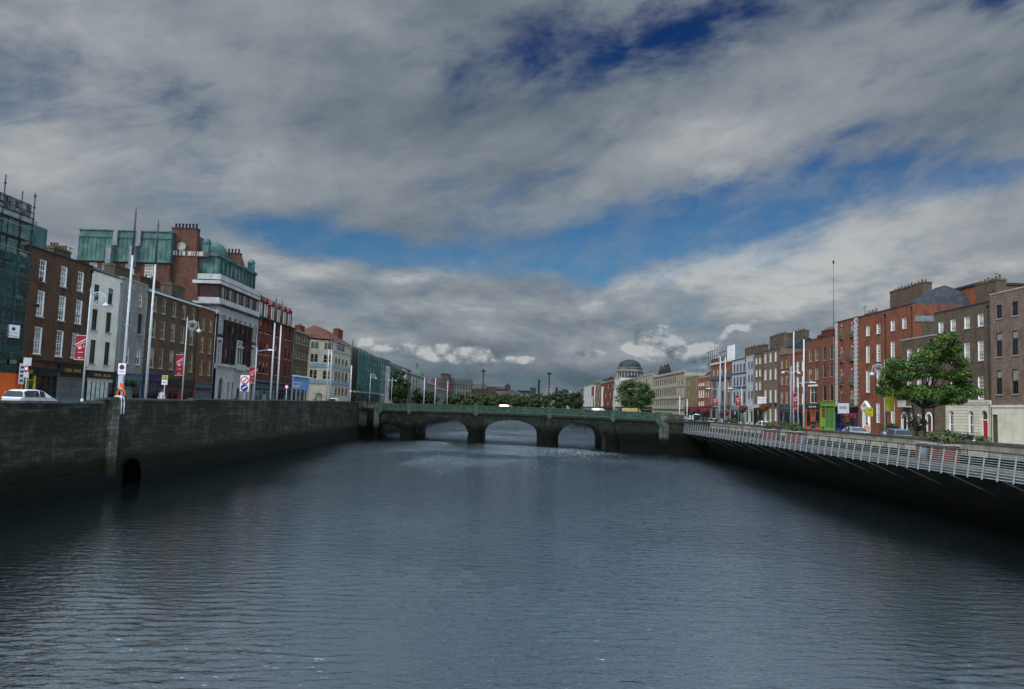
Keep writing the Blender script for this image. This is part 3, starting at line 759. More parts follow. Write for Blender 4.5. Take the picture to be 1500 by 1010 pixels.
def strokes(parent, w, h, n, m, loc, rz=0.0, gaps=(), name='lettering'):
    rr = random.Random(n*31+len(gaps)); q = MB(); cw = w/n
    for i in range(n):
        if i in gaps: continue
        x = -w/2+cw*i; k = rr.random(); a = x+cw*.12; b_x = x+cw*.82; t = cw*.2
        if k < .75: q.box(a, a+t, 0, .02, -h/2, h/2)
        if k > .3: q.box(b_x-t, b_x, 0, .02, -h/2+h*.1*(k > .6), h/2)
        if k < .6: q.box(a+t, b_x-t, 0, .02, h/2-t*.8, h/2)
        if .2 < k < .9: q.box(a+t, b_x-t, 0, .02, -t*.4, t*.4)
        if k > .5: q.box(a+t, b_x-t, 0, .02, -h/2, -h/2+t*.8)
    return q.build(name, m, parent, loc, rz)
LG, RG = 'buildings along the left quay', 'buildings along the right quay'

# ================================================================== LEFT BANK
B_brown = brick('brown_brick', (.105, .055, .032), bw=.23); B_brown2 = brick('dull_brown_brick', (.115, .075, .045)); B_orange = brick('orange_brown_brick', (.17, .075, .035))
B_red = brick('dark_red_brick', (.15, .045, .030)); B_tower = brick('plum_red_brick', (.125, .055, .038), patch=.35); B_plum = brick('dark_plum_brick', (.050, .027, .024), patch=.5); B_grey = brick('grey_brown_brick', (.12, .10, .07))
R_cream = mat('cream_render', (.74, .72, .61), .85, .12, .5, streak=.35); R_grey = mat('grey_render', (.23, .23, .215), .88, .2, .6, streak=.4)
R_white = mat('pale_stone', (.44, .445, .44), .8, .18, .7, streak=.5)
M_blk = mat('black_gloss_paint', (.012, .012, .014), .35, .3, 3); M_gold = mat('gold_letters', (.55, .36, .06), .5, .2, 5); M_yel = mat('yellow_paint', (.62, .50, .03), .5, .15, 2)
M_shut = brick('roller_shutter', (.13, .145, .15), (.06, .07, .07), 4.0, .09, .2, stain_amt=.3); M_navy = mat('navy_paint', (.03, .035, .12), .5, .25, 2); M_slatep = mat('slate_blue_paint', (.10, .16, .19), .55, .25, 2)
M_redp = mat('deep_red_paint', (.22, .012, .010), .5, .25, 2); M_orange = mat('orange_hoarding', (.85, .16, .025), .6, .15, .5); M_blueg = mat('blue_grey_paint', (.07, .11, .15), .55, .3, 2)

# L1 brown brick house of three bays
b = Bld('brick_house', 'dark brown brick house with white sash windows, beside the netted scaffolding', 'L', (44, 361), (136, 391.5), group=LG, H=None)
P1 = [G_pale, G_dark, G_pale, G_mid]
b.row([62, 94, 119], 381, 412, 1.05, 'georgian', panes=P1); b.row([59, 91, 116], 426, 464, 1.1, 'georgian', panes=P1); b.row([55, 87, 110], 479, 519, 1.15, 'georgian', panes=P1)
b.wall(B_brown, M_sash).cope(M_iron, .12); b.pitch(1.3, y0=1.0); b.chim(79, 106, 357, 6, 1.0, B_grey, 6)
b.band(4.15, .12, .12, M_blk)
b.shop(.2, b.u(50, 560), 3.6, M_yel, 2, M_blk, None, G_mid, 'INE', M_gold, size=.5)
b.shop(b.u(50, 560)+.1, b.u(81, 560), 3.6, M_blk, 3, M_blk, 1)
b.shop(b.u(81, 560)+.1, b.W-.1, 4.0, M_slatep, 1, M_blk, None, M_shut, '~', M_gold, riser=.9, size=.42)
# wall lamps
for c, r_ in ((54, 410), (49, 448), (110, 462), (105, 506)):
    q = MB(); x = b.u(c, r_); z = b.z(c, r_); q.tube((x, 0, z), (x, -.3, z), .03); q.lathe((x, -.34, z-.14), [(.02, 0), (.14, .04), (.17, .16), (.1, .28), (.01, .3)], 10); q.build('wall_lamp', M_steel if c > 100 else M_iron, b.root)
# L2 cream
b = Bld('rendered_house', 'narrow cream rendered house with a black pub front and six dark windows', 'L', (136, 395), (179, 411), group=LG)
b.row([141.5, 162.3], 417, 441, 1.0, 'sash', M_sashd, [G_dark]); b.row([138.6, 159.3], 453, 484, 1.05, 'sash', M_sashd, [G_dark]); b.row([135.6, 156.8], 498, 533, 1.05, 'sash', M_sashd, [G_dark])
b.wall(R_cream).cope(M_blk, .1, .05); b.pitch(1.5, y0=.9)
b.shop(.05, b.W-.05, 3.75, M_blk, 1, M_blk, None, G_dark, '~', M_gold, size=.36)
M_curt = mat('net_curtain', (.50, .56, .52), .8, .25, 1.2)
for i in range(5):
    x = .5+i*.86; q = MB(); q.box(x, x+.66, -.125, -.11, .75, 2.75); q.build('curtained_pane', M_curt, b.root)
# L3 grey with quoins
b = Bld('rendered_house', 'grey rendered house with quoins between the cream house and the long brown terrace', 'L', (179.5, 405), (217, 421), group=LG)
b.row([189, 205.5], 430, 450, .95, 'sash', M_sash, [G_dark], ref=205.5); b.row([187, 204.6], 460, 490, 1.0, 'sash', M_sashd, [G_dark], ref=204.6); b.row([185.5, 202.5], 510, 535, 1.2, 'sash', M_sash, [G_dark, G_mid], ref=202.5)
b.wall(R_grey).cope(M_sill, .1); quoins(b, .25, 4.0, b.H-.1, M_sill, .5); quoins(b, b.W-.25, 4.0, b.H-.1, M_sill, .5); b.pitch(1.9, y0=.8)
b.shop(.1, b.W-.1, 3.8, M_slatep, 3, M_slatep, 1, G_dark)
for x in (2.2, 3.8):
    q = MB(); q.lathe((x, -.35, 2.3), [(.02, 0), (.25, .1), (.34, .35), (.28, .6), (.02, .7)], 10); q.build('clipped_ball', mat('dark_leaves', (.02, .05, .02), .9, .5, 6), b.root)
b.chim(168, 192, 384, 7, 1.4, B_grey, 0); b.chim(205, 235, 402, 8, 1.2, B_brown2, 3)
# L4 long brown terrace
b = Bld('brick_terrace', 'long brown brick house with cream window reveals and red painted shopfront', 'L', (217.5, 420.5), (291, 455), group=LG)
PT = [G_dark, G_dark, G_mid]
b.row([226, 240, 255.6, 270, 283.5], 438, 460, 1.05, 'sash', M_tan, PT, ref=240); b.row([224, 238, 253.3, 267.5, 281], 471, 497, 1.1, 'sash', M_tan, PT, ref=238); b.row([222, 235.5, 251, 265.5, 279.5], 511, 540, 1.1, 'sash', M_tan, PT, ref=235.5)
b.wall(B_brown2, M_tan); b.pitch(2.0, y0=.1); MB().box(0, b.W, -.28, .1, b.H-.02, b.H+.14).build('gutter', M_white, b.root)
b.chim(252, 271, 412, 3.5, 1.5, B_grey, 2)
xm = b.u(243, 560)
b.shop(.1, xm, 3.9, M_navy, 3, M_navy, 2, G_dark); b.shop(xm+.1, b.W-.1, 3.5, M_redp, 5, M_blk, 2, G_dark)
# L5
b = Bld('brick_house', 'small orange brown brick house with a pale drainpipe, beside the stone fronted hotel', 'L', (291.5, 447), (316.5, 459), group=LG)
b.row([297.3, 309], 466, 483.6, .95, 'sash', M_tan, PT); b.row([295.8, 307.3], 494, 516, 1.0, 'sash', M_tan, PT); b.row([294.2, 306], 526.5, 549, 1.0, 'sash', M_tan, PT)
b.wall(B_orange, M_tan); b.pitch(2.2, y0=.1); MB().box(0, b.W, -.2, .1, b.H-.02, b.H+.12).build('gutter', M_white, b.root); b.pipe(b.W-.12, M_white)
b.shop(.1, b.W-.1, 3.4, M_blueg, 3, M_blueg, 1, M_shut)

# L6 hotel: pale stone ground floor, giant pilasters, double cornice, copper attic, dome and mansard
b = Bld('hotel', 'large brick and pale stone hotel with green copper attic, dome and tall chimney gables', 'L', (320, 440), (377, 471), group=LG, D=17)
W = b.W; zc = b.H
colsu = [b.u(323.5, 470), b.u(371.5, 490)]
for x in colsu:
    b.win(x, b.z(321, 488) , 1.15, 2.7, 'sash', M_sash, G_mid, False); b.win(x, b.z(321, 462), 1.15, 2.4, 'sash', M_sash, G_dark, False)
zA, zB, zC = b.z(323, 535), b.z(323, 497), b.z(323, 462)
b.win(colsu[0], zA, 1.3, 3.2, 'sash', M_sash, G_mid); b.win(colsu[1], zA, 1.3, 3.2, 'sash', M_sash, G_mid)
inner = [W*(.24+.13*k) for k in range(5)]
for k, x in enumerate(inner):
    if k != 2: b.win(x, zA, 1.2, 2.6, 'sash', M_sashd, G_dark, False)
    b.win(x, zB, 1.2, 2.3, 'sash', M_sashd, G_dark, False); b.win(x, zC-.2, 1.2, 2.2, 'sash', M_sashd, G_mid, False)
b.win(W*.5-.75, zA, .8, 2.9, 'sash', M_sash, G_dark, False); b.win(W*.5+.75, zA, .8, 2.9, 'sash', M_sash, G_dark, False)
gz = b.z(323, 541)
b.wall(B_plum, B_plum)
# stone ground floor as a case in front of the brick
g_ = Bld.__new__(Bld); g_.__dict__.update(b.__dict__); g_.ops = []; g_.rows = []; g_.H = gz
sp = MB(); ops = []
for x, w_, z_, h_, ar in ((W*.13, 1.9, .9, 3.4, 1), (W*.31, .95, .9, 2.8, 0), (W*.41, .95, .9, 2.8, 0), (W*.56, 1.7, 0, 2.9, 0), (W*.70, .95, .9, 2.8, 0), (W*.79, .95, .9, 2.8, 0), (W*.91, 1.7, .9, 3.4, 1)):
    ops.append((x-w_/2, x+w_/2, z_, z_+h_, ar))
wall_front(sp, W, gz, ops, .3); sp2 = sp.mesh('stone_base', [R_white, R_white]); link('stone_base', sp2, b.root, (0, -.3, 0))
MB().box(0, W, -.34, -.005, gz, gz+.35).box(0, W, -.6, -.005, gz+.35, gz+.75).box(W*.42, W*.62, -.9, -.6, gz+.1, gz+1.0).build('balcony_course', R_white, b.root)
for x0, x1, z_, z1, ar in ops:
    q = MB(); q.face([(x0, -.07, z_), (x1, -.07, z_), (x1, -.07, z1), (x0, -.07, z1)]); q.build('ground_window', G_mid if z_ else M_blk, b.root)
for x in colsu:   # stone surrounds of the end bays
    q = MB()
    for (a0, a1, q0, q1) in ((-.95, -.65, zA-.3, zA+3.5), (.65, .95, zA-.3, zA+3.5), (-1.1, 1.1, zA+3.5, zA+3.9), (-.8, -.58, b.z(321, 490), zc-1.4), (.58, .8, b.z(321, 490), zc-1.4), (-.58, .58, b.z(321, 488)+2.7, b.z(321, 462))):
        q.box(x+a0, x+a1, -.09, .03, q0, q1)
    q.build('window_surround', R_white, b.root)
q = MB(); q.box(W*.5-1.15, W*.5+1.15, -.6, -.45, zA-.2, zA+.25)
for a in (-1.05, 0, 1.05): q.box(W*.5+a-.1, W*.5+a+.1, -.5, .02, zA+.25, zA+2.9)
MB().box(W*.5-.95, W*.5-.1, -.42, .01, zA+.2, zA+2.9).box(W*.5+.1, W*.5+.95, -.42, .01, zA+.2, zA+2.9).build('bay_glazing', G_dark, b.root)
q.box(W*.5-1.25, W*.5+1.25, -.65, .02, zA+2.9, zA+3.15); q.box(W*.5-1.0, W*.5-.6, -.4, .02, zA+3.15, zA+3.8); q.box(W*.5+.6, W*.5+1.0, -.4, .02, zA+3.15, zA+3.8); q.box(W*.5-1.05, W*.5+1.05, -.45, .02, zA+3.8, zA+4.0); q.build('bay_window', R_white, b.root)
for k in range(6):
    x = W*(.175+.13*k); q = MB(); q.box(x-.32, x+.32, -.28, .03, gz+.9, zc-2.0); q.box(x-.38, x+.38, -.34, .03, zc-2.0, zc-1.45); q.build('pilaster', B_plum, b.root)
    MB().box(x-.4, x+.4, -.36, .03, zc-1.9, zc-1.4).build('capital', R_white, b.root)
for k in range(7):
    x = W*(.11+.13*k); q = MB(); q.box(x-.5, x+.5, -.1, .02, zc-1.25, zc-.7)
# cornices wrap the corner: the return faces the viewer
def wrap(z0, z1, out, m, nm, back=3.6):
    MB().box(-out, W, -out, .02, z0, z1).box(-out, -.003, .02, back, z0, z1).build(nm, m, b.root)
wrap(zc-1.35, zc-.25, .16, R_white, 'frieze'); wrap(zc-.25, zc, .7, M_slate, 'cornice', 3.7); wrap(zc, zc+.35, .35, R_white, 'blocking_course')
z2 = zc+2.9
up = MB(); up.box(.01, W-.01, .03, 12, zc+.02, z2); up.build('attic_storey', B_plum, b.root)
for k in range(11):
    x = W*(.06+.088*k); q = MB(); q.box(x-.3, x+.3, -.002, .04, zc+1.1, zc+2.5); q.build('attic_window', G_dark, b.root)
    MB().box(x+.38, x+.62, -.06, .04, zc+.9, z2-.3).build('attic_pier', B_tower if k % 2 else R_white, b.root)
wrap(zc+.36, zc+.95, .12, R_white, 'attic_base'); wrap(z2, z2+.45, .28, R_white, 'attic_cornice', 3.8); wrap(z2+.45, z2+.6, .1, B_plum, 'attic_groove', 3.6); wrap(z2+.6, z2+1.2, .22, R_white, 'attic_parapet', 3.7); wrap(z2+1.2, z2+1.4, .1, R_white, 'attic_ledge', 3.7)
z3 = z2+1.4; z4 = z3+2.6
q = MB(); q.box(.5, W-.5, .7, 10, z3, z4); q.build('copper_attic', M_copper, b.root)
for k in range(10):
    x = .9+(W-1.8)*k/9.0; q = MB(); q.box(x-.28, x+.28, .64, .72, z3+.5, z4-.5); q.build('attic_window', G_teal if k < 2 else G_dark, b.root)
for k in range(11):
    x = .6+(W-1.4)*k/10.0-.0; MB().box(x+.0, x+.14, .5, .74, z3+.2, z4).build('copper_mullion', M_copper, b.root)
for k in range(3): MB().box(.4, .5, 1.2+k*1.1, 1.5+k*1.1, z3+.1, z4).build('copper_mullion', M_copper, b.root)
MB().box(.2, W-.2, .35, 10.2, z4, z4+.3).box(.35, W-.35, .5, 9, z4+.3, z4+.5).build('copper_eaves', M_copper, b.root)
zr = z4+.5; rh = 3.0
q = MB(); q.prism([(3.2, zr), (4.9, zr+rh), (8, zr+rh), (10, zr)], 'x', .6, W-.6); q.build('mansard_roof', M_slate, b.root)
# round copper dormer with dome
xd = at_x(321, 400, b.X-1.7).y-b.y0+1.4; q = MB(); dz = at_x(321, 352.5, b.X-1.7).z-ZL-(zr-.2)-4.9; q.lathe((xd-2.3, 2.2, zr-.2), [(1.7, 0), (1.7, 2.2+dz), (1.9, 2.25+dz), (1.9, 2.5+dz), (1.8, 3.1+dz), (1.5, 3.75+dz), (.95, 4.3+dz), (.3, 4.6+dz), (.08, 4.66+dz), (.05, 4.88+dz), (0, 4.9+dz)], 24); dm_ = q.build('dome', M_copper, b.root)

# brick gables with chimney pots: the near one stands high and carries a round window
def gable(x0, x1, ya, yb, z0, z1, taper, nm='gable', pots=6):
    # a slab across the depth of the building, sloped on the river side
    q = MB(); q.prism([(ya, z0), (ya+taper*.25, (z0+z1)/2), (ya+taper, z1), (yb, z1), (yb, z0)], 'x', x0, x1); o = q.build(nm, B_tower, b.root)
    c_ = MB(); c_.box(x0-.08, x1+.08, ya+taper-.1, yb+.1, z1, z1+.15); c_.build('gable_coping', M_slate, o)
    for i in range(pots):
        y = ya+taper+.3+(yb-ya-taper-.6)*i/max(1, pots-1); q = MB(); q.lathe(((x0+x1)/2, y, z1+.15), [(.16, 0), (.13, .5), (.17, .55), (.17, .7), (.1, .7)], 8); q.build('chimney_pot', M_iron, o)
    return o
gz1 = at_y(272, 336, b.y0).z-ZL; gxa = abs(at_y(298, 360, b.y0).x)-42; gxb = abs(at_y(253, 340, b.y0).x)-42; gsh = at_y(300, 366, b.y0).z-ZL
go = gable(-.25, .9, gxa-.35, gxb, 0, gz1, 1.35, 'chimney_gable', 7)
ls = MB(); y_ = gxb; ls.box(-.22, .8, gxb, abs(at_y(225, 380, b.y0).x)-42, 0, at_y(240, 372, b.y0).z-ZL); ls.build('side_wall', B_tower, b.root)
MB().box(-.32, -.2, gxa-.9, gxb+.4, at_y(270, 376, b.y0).z-ZL, at_y(270, 368.5, b.y0).z-ZL).build('lettered_band', mat('painted_band', (.10, .07, .055), .85, .3, 4), b.root)
ow = at_y(267, 362, b.y0); q = MB()
oy = abs(ow.x)-42; oz = ow.z-ZL
q.prism([(oy+.62*math.cos(t*math.pi/12), oz+.62*math.sin(t*math.pi/12)) for t in range(24)], 'x', -.34, -.24); q.build('round_window', G_pale, b.root)
q = MB(); q.prism([(oy+.8*math.cos(t*math.pi/12), oz+.8*math.sin(t*math.pi/12)) for t in range(24)], 'x', -.29, -.22); q.build('round_window_surround', B_tower, b.root)
strokes(b.root, gxb-gxa+.4, .62, 19, M_sash, (-.36, (gxa+gxb)/2, at_y(270, 372.0, b.y0).z-ZL), R(-90), (5, 9))
YG = b.y0+W*.80; ga_, gb_ = abs(at_y(357, 395, YG).x)-42, abs(at_y(331, 372, YG).x)-42; gable(W*.80, W*.80+.9, ga_, gb_, zr-1, at_y(342, 372, YG).z-ZL, .8, 'chimney_gable', 4)
for xx, yy, zz in ((.5, 2.4, b.z(322, 368)), (W-.8, 1.3, b.z(371, 392))):   # small ball finials in copper
    q = MB(); q.box(xx-.45, xx+.45, yy-.45, yy+.45, z4+.3, z4+1.6); q.lathe((xx, yy, z4+1.6), [(.5, 0), (.6, .2), (.6, .5), (.4, .85), (.1, 1.0), (0, 1.02)], 12); q.build('corner_finial', M_copper, b.root)
chimney(b.root, W-.5, 2.6, .9, 1.2, z2, b.z(373, 411), B_red, 2, 'y')
b.pipe(W-.1, M_white, 0, zc-1.4)

# big copper clad plant storey behind the small houses, over a brick storey with windows
yc_ = 112.0
A_, B_ = at_y(117, 337, yc_), at_y(252, 340, yc_); zl = at_y(117, 379, yc_).z; z0_ = ZL
cb = empty('copper_clad_building', (A_.x, yc_, ZL), 0, 'wide green copper clad box over a brick storey, rising behind the cream and grey houses', 'building', LG)
Wc = B_.x-A_.x; Hc = A_.z-ZL; Lc = zl-ZL
MB().box(0, Wc, 0, 9, Lc, Hc).build('copper_cladding', M_copper, cb)
k = 0
while k*.62 < Wc-.3:
    MB().box(k*.62, k*.62+.05, -.06, .02, Lc, Hc-.9).build('standing_seam', M_copper, cb); k += 1
MB().box(-.1, Wc+.1, -.12, .02, Hc-.95, Hc-.85).box(-.1, Wc+.1, -.15, 9, Hc, Hc+.15).box(-.1, Wc+.1, -.15, 1, Lc-.25, Lc).build('copper_trim', M_copper, cb)
for px_ in (170, 204):
    x = at_y(px_, 350, yc_).x-A_.x; MB().box(x-.3, x+.3, -.35, .0, Lc+2.0, Hc+.1).build('duct', M_lead, cb); MB().box(x-.85, x-.15, -.9, .0, Lc-1.0, Lc+1.9).build('duct', M_lead, cb)
cw = MB(); cops = []
for px_, w_ in ((136, 1.0), (157, 1.5), (218, 1.2), (190, 1.2)):
    x = at_y(px_, 388, yc_).x-A_.x; cops.append((x-w_/2, x+w_/2, Lc-2.3, Lc-.5))
wall_front(cw, Wc, Lc-.25, cops); wm_ = cw.mesh('wall', [B_tower, M_sash]); link('wall', wm_, cb, (0, .15, 0))
for x0, x1, a, c in cops:
    f, p, si = win_meshes(x1-x0, c-a, 'georgian', M_sash, G_pale, False); o = link('window', f, cb, ((x0+x1)/2, .15, a)); link('pane', p, o)
MB().box(0, Wc, .4, 9, 0, Lc-.25).build('rear_wall', B_tower, cb)

# L0 building wrapped in green net, with its scaffold
b = Bld('netted_building', 'tall glass and concrete building behind green debris net at the left edge', 'L', (-46, 281), (43, 343), group=LG, H=None, X=-42.6)
net = mat('green_debris_net', (.020, .075, .060), .9, .5, 1.1, col2=(.03, .05, .05)); conc = mat('pale_concrete', (.30, .33, .31), .85, .2, 1)
Hn = b.H
for k in range(5):
    for j in range(6):
        b.win(1.6+j*(b.W-3)/5, 4.6+k*2.75, 1.6, 2.1, 'cross', M_steel, [G_dark, G_teal, G_mid][(k+j) % 3], False)
b.wall(mat('grey_panel', (.09, .10, .10), .8, .3, 1))
MB().box(-.2, b.W+.2, -.5, 6, b.H, b.H+.35).build('roof_slab', conc, b.root)
MB().box(0, b.W, -.4, 6, b.H-3.0, b.H-2.7).build('floor_slab', conc, b.root)
MB().box(.3, b.W-.1, -.08, -.002, b.H-2.6, b.H-.05).build('glazed_storey', glass('teal_glazing', (.10, .24, .22), .15, .6), b.root)
for k in range(4): MB().box(0, b.W, -.32, -.002, 4.0+k*2.75-.25, 4.0+k*2.75+.1).build('floor_slab', conc, b.root)
for k in range(6): MB().box(b.W*(k+.9)/6-.1, b.W*(k+.9)/6+.1, -.2, -.003, 3.8, b.H-3.0).build('fin', conc, b.root)
q = MB(); q.box(b.W+.02, at_x(69, 345, -45.6).y-b.y0, 3.0, 8, 8, at_x(60, 333, -45.6).z-ZL); q.build('copper_box', M_copper, b.root)
sc_ = empty('scaffolding', (-41.2, b.y0, ZL), R(90), 'steel scaffold with green netting around the building at the left edge', 'scaffolding')
XS_ = -41.2; Ws = at_x(47, 340, XS_).y-b.y0
hr = at_x(48, 313, XS_).z-ZL
tops = {}
xs_ = [Ws-at for at in (0, 2.15, 4.3, 6.45, 8.6, 10.75)]
x29, x3 = at_x(29, 330, XS_).y-b.y0, at_x(4, 310, XS_).y-b.y0
xs_ = sorted([Ws, x29, x3, x3-2.2, x3-4.4, x3-6.6])
zt_ = {Ws: at_x(50, 282, XS_).z-ZL, x29: at_x(30, 279, XS_).z-ZL, x3: at_x(4, 254, XS_).z-ZL}
for i, x in enumerate(xs_):
    for y in (0, 1.0):
        zz = zt_.get(x, hr+.3) if (y == 0 or x in (x29, x3)) else hr
        q = MB(); q.tube((x, y, 0), (x, y, zz-(.4 if y else 0)), .05, n=6)
        z = 2.0
        while z < zz-.3: q.box(x-.08, x+.08, y-.08, y+.08, z, z+.1); z += 1.0
        q.build('standard', M_iron, sc_)
for z in [2.1+2.0*k for k in range(7)]:
    if z > hr-1.5: break
    q = MB(); q.box(x3-6.6, Ws, .05, .95, z, z+.06); q.build('walkway', M_beam, sc_)
    for dz in ((1.0, .5) if z < b.H-4 else (1.0,)):
        q = MB(); q.tube((x3-6.6, -.05, z+dz), (Ws, -.05, z+dz), .035, n=6); q.build('guard_rail', M_steel, sc_)
for z in (hr, hr-.45, hr-1.0):
    q = MB(); q.tube((x3-6.6, -.05, z), (Ws, -.05, z), .045, n=6); q.build('guard_rail', M_iron, sc_)
for i in range(0, 5, 2):
    q = MB(); q.tube((xs_[i], -.06, 4), (xs_[i+1], -.06, b.H-1), .035, n=6); q.build('brace', M_iron, sc_)
# the net hangs in slack bays on the lower floors
def net_mesh(W, z0, z1, m, parent, y=-.1, nm='debris_net', alpha=.25):
    key = m.name+'_open'
    if key not in MT:
        mm = m.copy(); mm.name = key; MT[key] = mm; t = NT(mm.node_tree); bs = t.n['Principled BSDF']
        v = t.new('ShaderNodeTexCoord').outputs['Object']; c = t.new('ShaderNodeTexChecker'); c.inputs['Scale'].default_value = 30; t.put(c.inputs['Vector'], v)
        t.put(bs.inputs['Alpha'], t.rng(t.noise(v, .6, 3, .6), .3, .7, *({'green_debris_net_open': (.35, .8), 'grey_net_open': (.05, .3)}.get(key, (.62, .97)))))
    q = MB(); nx, nz = int(W/.45), int((z1-z0)/.5)
    P = lambda i, j: (W*i/nx, y-.12*math.sin(math.pi*((i*W/nx/2.2) % 1))*(.4+.6*math.sin(j*1.3)**2), z0+(z1-z0)*j/nz)
    for i in range(nx):
        for j in range(nz): q.face([P(i, j), P(i+1, j), P(i+1, j+1), P(i, j+1)], True)
    return q.build(nm, MT[key], parent)
net_mesh(Ws, 4.0, b.H-3.1, net, sc_, -.12)
net_mesh(Ws, hr-1.0, hr, mat('grey_net', (.10, .11, .14), .9, .4, 2), sc_, -.1, 'guard_net')
hd = empty('hoarding', (-40.6, b.y0, ZL), R(90), 'bright orange site hoarding at street level under the scaffold', 'hoarding')
hp = MB(); hp.box(0, at_x(34, 560, -40.6).y-b.y0, 0, .08, 0, 2.9); hp.build('panel', M_orange, hd)
MB().box(0, at_x(34, 560, -40.6).y-b.y0, -.02, .12, 2.9, 3.6).build('top_board', mat('dark_green_board', (.015, .05, .04), .7, .3, 1), hd)
def sign_board(name, label, loc, rz, w, h, face, marks, post=None, th=.04):
    r = empty(name, loc, rz, label, 'sign'); MB().box(-w/2, w/2, -th, 0, 0, h).build('board', face, r); marks(r, -th-.006)
    if post: MB().tube((0, .03, -post), (0, .03, h), .04).build('post', M_steel, r)
    return r
M_mark = mat('dark_lettering', (.03, .03, .04), .6, .2, 5); M_signw = mat('sign_white', (.82, .80, .84), .5, .05, 2); M_signred = mat('sign_red', (.65, .02, .02), .45, .08, 3)
def company(r, y):
    k_ = .64
    q = MB(); q.lathe((0, 0, 0), [(.0, 0), (.22, 0)], 12); 
    q = MB(); q.prism([(.16*math.cos(t*math.pi/3), .72+.16*math.sin(t*math.pi/3)) for t in range(6)], 'y', y, y+.01); q.build('emblem', M_mark, r)
    strokes(r, .7, .1, 12, M_mark, (0, y, .40), 0, (5,)); MB().box(-.36, .36, y, y+.01, .12, .16).build('rule', M_mark, r)
pS = at_x(18.5, 495, -40.9)
sign_board('builders_sign', 'white square builders sign fixed on the netted scaffold', (pS.x, pS.y, pS.z), R(60), 1.0, 1.05, M_signw, company)
pS = at_x(30, 563, -40.4)
sign_board('notice_board', 'narrow white safety notice on the end of the orange hoarding', (pS.x, pS.y, pS.z), R(90), .7, 1.7, M_signw, lambda r, y: [MB().box(-.22, .22, y, y+.01, z, z+.16).build('mark', M_mark, r) for z in (.2, .6, .95, 1.3)])

# L7 red brick with dormers and big chimneys
b = Bld('brick_terrace', 'dark red brick block with a row of dormers and three broad chimneys, beyond the hotel', 'L', (378, 464), (431, 484), group=LG)
PT2 = [G_dark, G_teal, G_dark]
cc = [382, 387.5, 392.5, 399, 405.5, 412, 419, 425]
b.row(cc, 473, 490, 1.25, 'cross', M_redp, PT2, ref=392.5); b.row([c-.8 for c in cc], 503, 521, 1.25, 'cross', M_redp, PT2, ref=391.7); b.row([c-1.5 for c in cc], 531, 548, 1.25, 'cross', M_redp, PT2, ref=391)
b.wall(B_red).cope(M_iron, .25, .45); b.band(b.H-2.5+.6, .2, .12, B_red); b.band(8.3, .3, .1, B_red); b.band(4.2, .35, .3, M_blueg); b.pitch(2.8, y0=1.2)
for k, c in enumerate([385, 393, 403, 412, 420.5, 427.5]):
    x = b.u(c, 460); q = MB(); q.box(x-1.0, x+1.0, .5, 3, b.H+.2, b.H+3.0); q.prism([(x-1.25, b.H+3.0), (x+1.25, b.H+3.0), (x, b.H+3.9)], 'y', .3, 3); d_ = q.build('dormer', B_red, b.root)
    MB().box(x-.6, x+.6, .44, .52, b.H+.5, b.H+2.7).build('dormer_window', G_pale, d_); MB().box(x-.72, x-.6, .4, .5, b.H+.4, b.H+2.8).box(x+.6, x+.72, .4, .5, b.H+.4, b.H+2.8).build('dormer_frame', M_sash, d_)
for c0, c1, yt in ((376.5, 390, 429), (394, 412, 440), (414, 429, 449)):
    b.chim(c0, c1, yt, 3.2, 1.6, B_red, 6)
for c in (381, 395, 409, 422): 
    x = b.u(c, 500); q = MB(); q.box(x-.25+1.4, x+.25+1.4, -.14, .02, 4.6, b.H-.1); q.build('brick_pier', B_red, b.root)
b.shop(.2, b.W*.5, 3.9, mat('grey_green_paint', (.22, .30, .28), .6, .2, 2), 5, M_blueg, 2, G_teal); b.shop(b.W*.5+.1, b.W-.2, 3.9, M_blueg, 5, M_blueg, 3, G_dark)
# L8
b = Bld('brick_terrace', 'grey brown brick house with arched windows beside the street gap', 'L', (432, 482), (452.5, 494), group=LG)
cc = [434.5, 438.5, 442.5, 446.4, 450]
b.row(cc, 493.5, 505, 1.2, 'sash', M_tan, PT2, ref=442.5); b.row([c-.3 for c in cc], 513, 527, 1.2, 'thin', M_tan, PT2, arch=True, ref=442.5); b.row([c-.6 for c in cc], 535, 551, 1.2, 'thin', M_tan, PT2, arch=True, ref=442.5)
b.wall(B_grey, B_orange).cope(M_sill, .2, .2); b.band(b.z(442, 531), .35, .1, B_orange); b.pitch(2.2, y0=.7); b.chim(441, 447, 474, 6, 1.4, B_red, 2)
b.shop(.2, b.W-.2, 3.6, M_blueg, 4, M_blueg, 1, G_dark)

# L9 cream corner building with blue friezes and a red tiled hip roof
R_yel = mat('cream_stone', (.47, .435, .335), .85, .15, .6, streak=.3); M_frz = mat('blue_frieze', (.10, .19, .26), .6, .45, 1.6, col2=(.28, .30, .26)); M_tile = brick('red_roof_tile', (.115, .045, .030), (.07, .03, .02), .3, .25, .3)
b = Bld('corner_building', 'cream corner building with blue tiled bands and red hipped roof, across the side street', 'L', (488, 502), (515, 507.5), group=LG, D=12)
zg = ZL; Hc = b.H; W = b.W
cc = [492.3, 497, 502.4, 507.5, 511]
b.row(cc[:4], 523, 534.5, 2.7, 'thin', M_tan, [G_dark], False, True, ref=492.3); b.row([c-.3 for c in cc[:4]], 543, 560.5, 3.0, 'thin', M_tan, [G_dark], False, True, ref=492.3)
b.win(b.u(499, 508), b.z(497, 514), 9.0, 1.9, 'cross', M_blueg, G_dark, False)
b.row([492, 497, 502, 507], 567, 580, 2.6, 'thin', M_tan, [G_dark], False, True, ref=492)
b.wall(R_yel).cope(M_sill, .3, .35)
zf = [(b.z(490, 540), b.z(490, 534.8)), (b.z(490, 563.5), b.z(490, 558.0))]
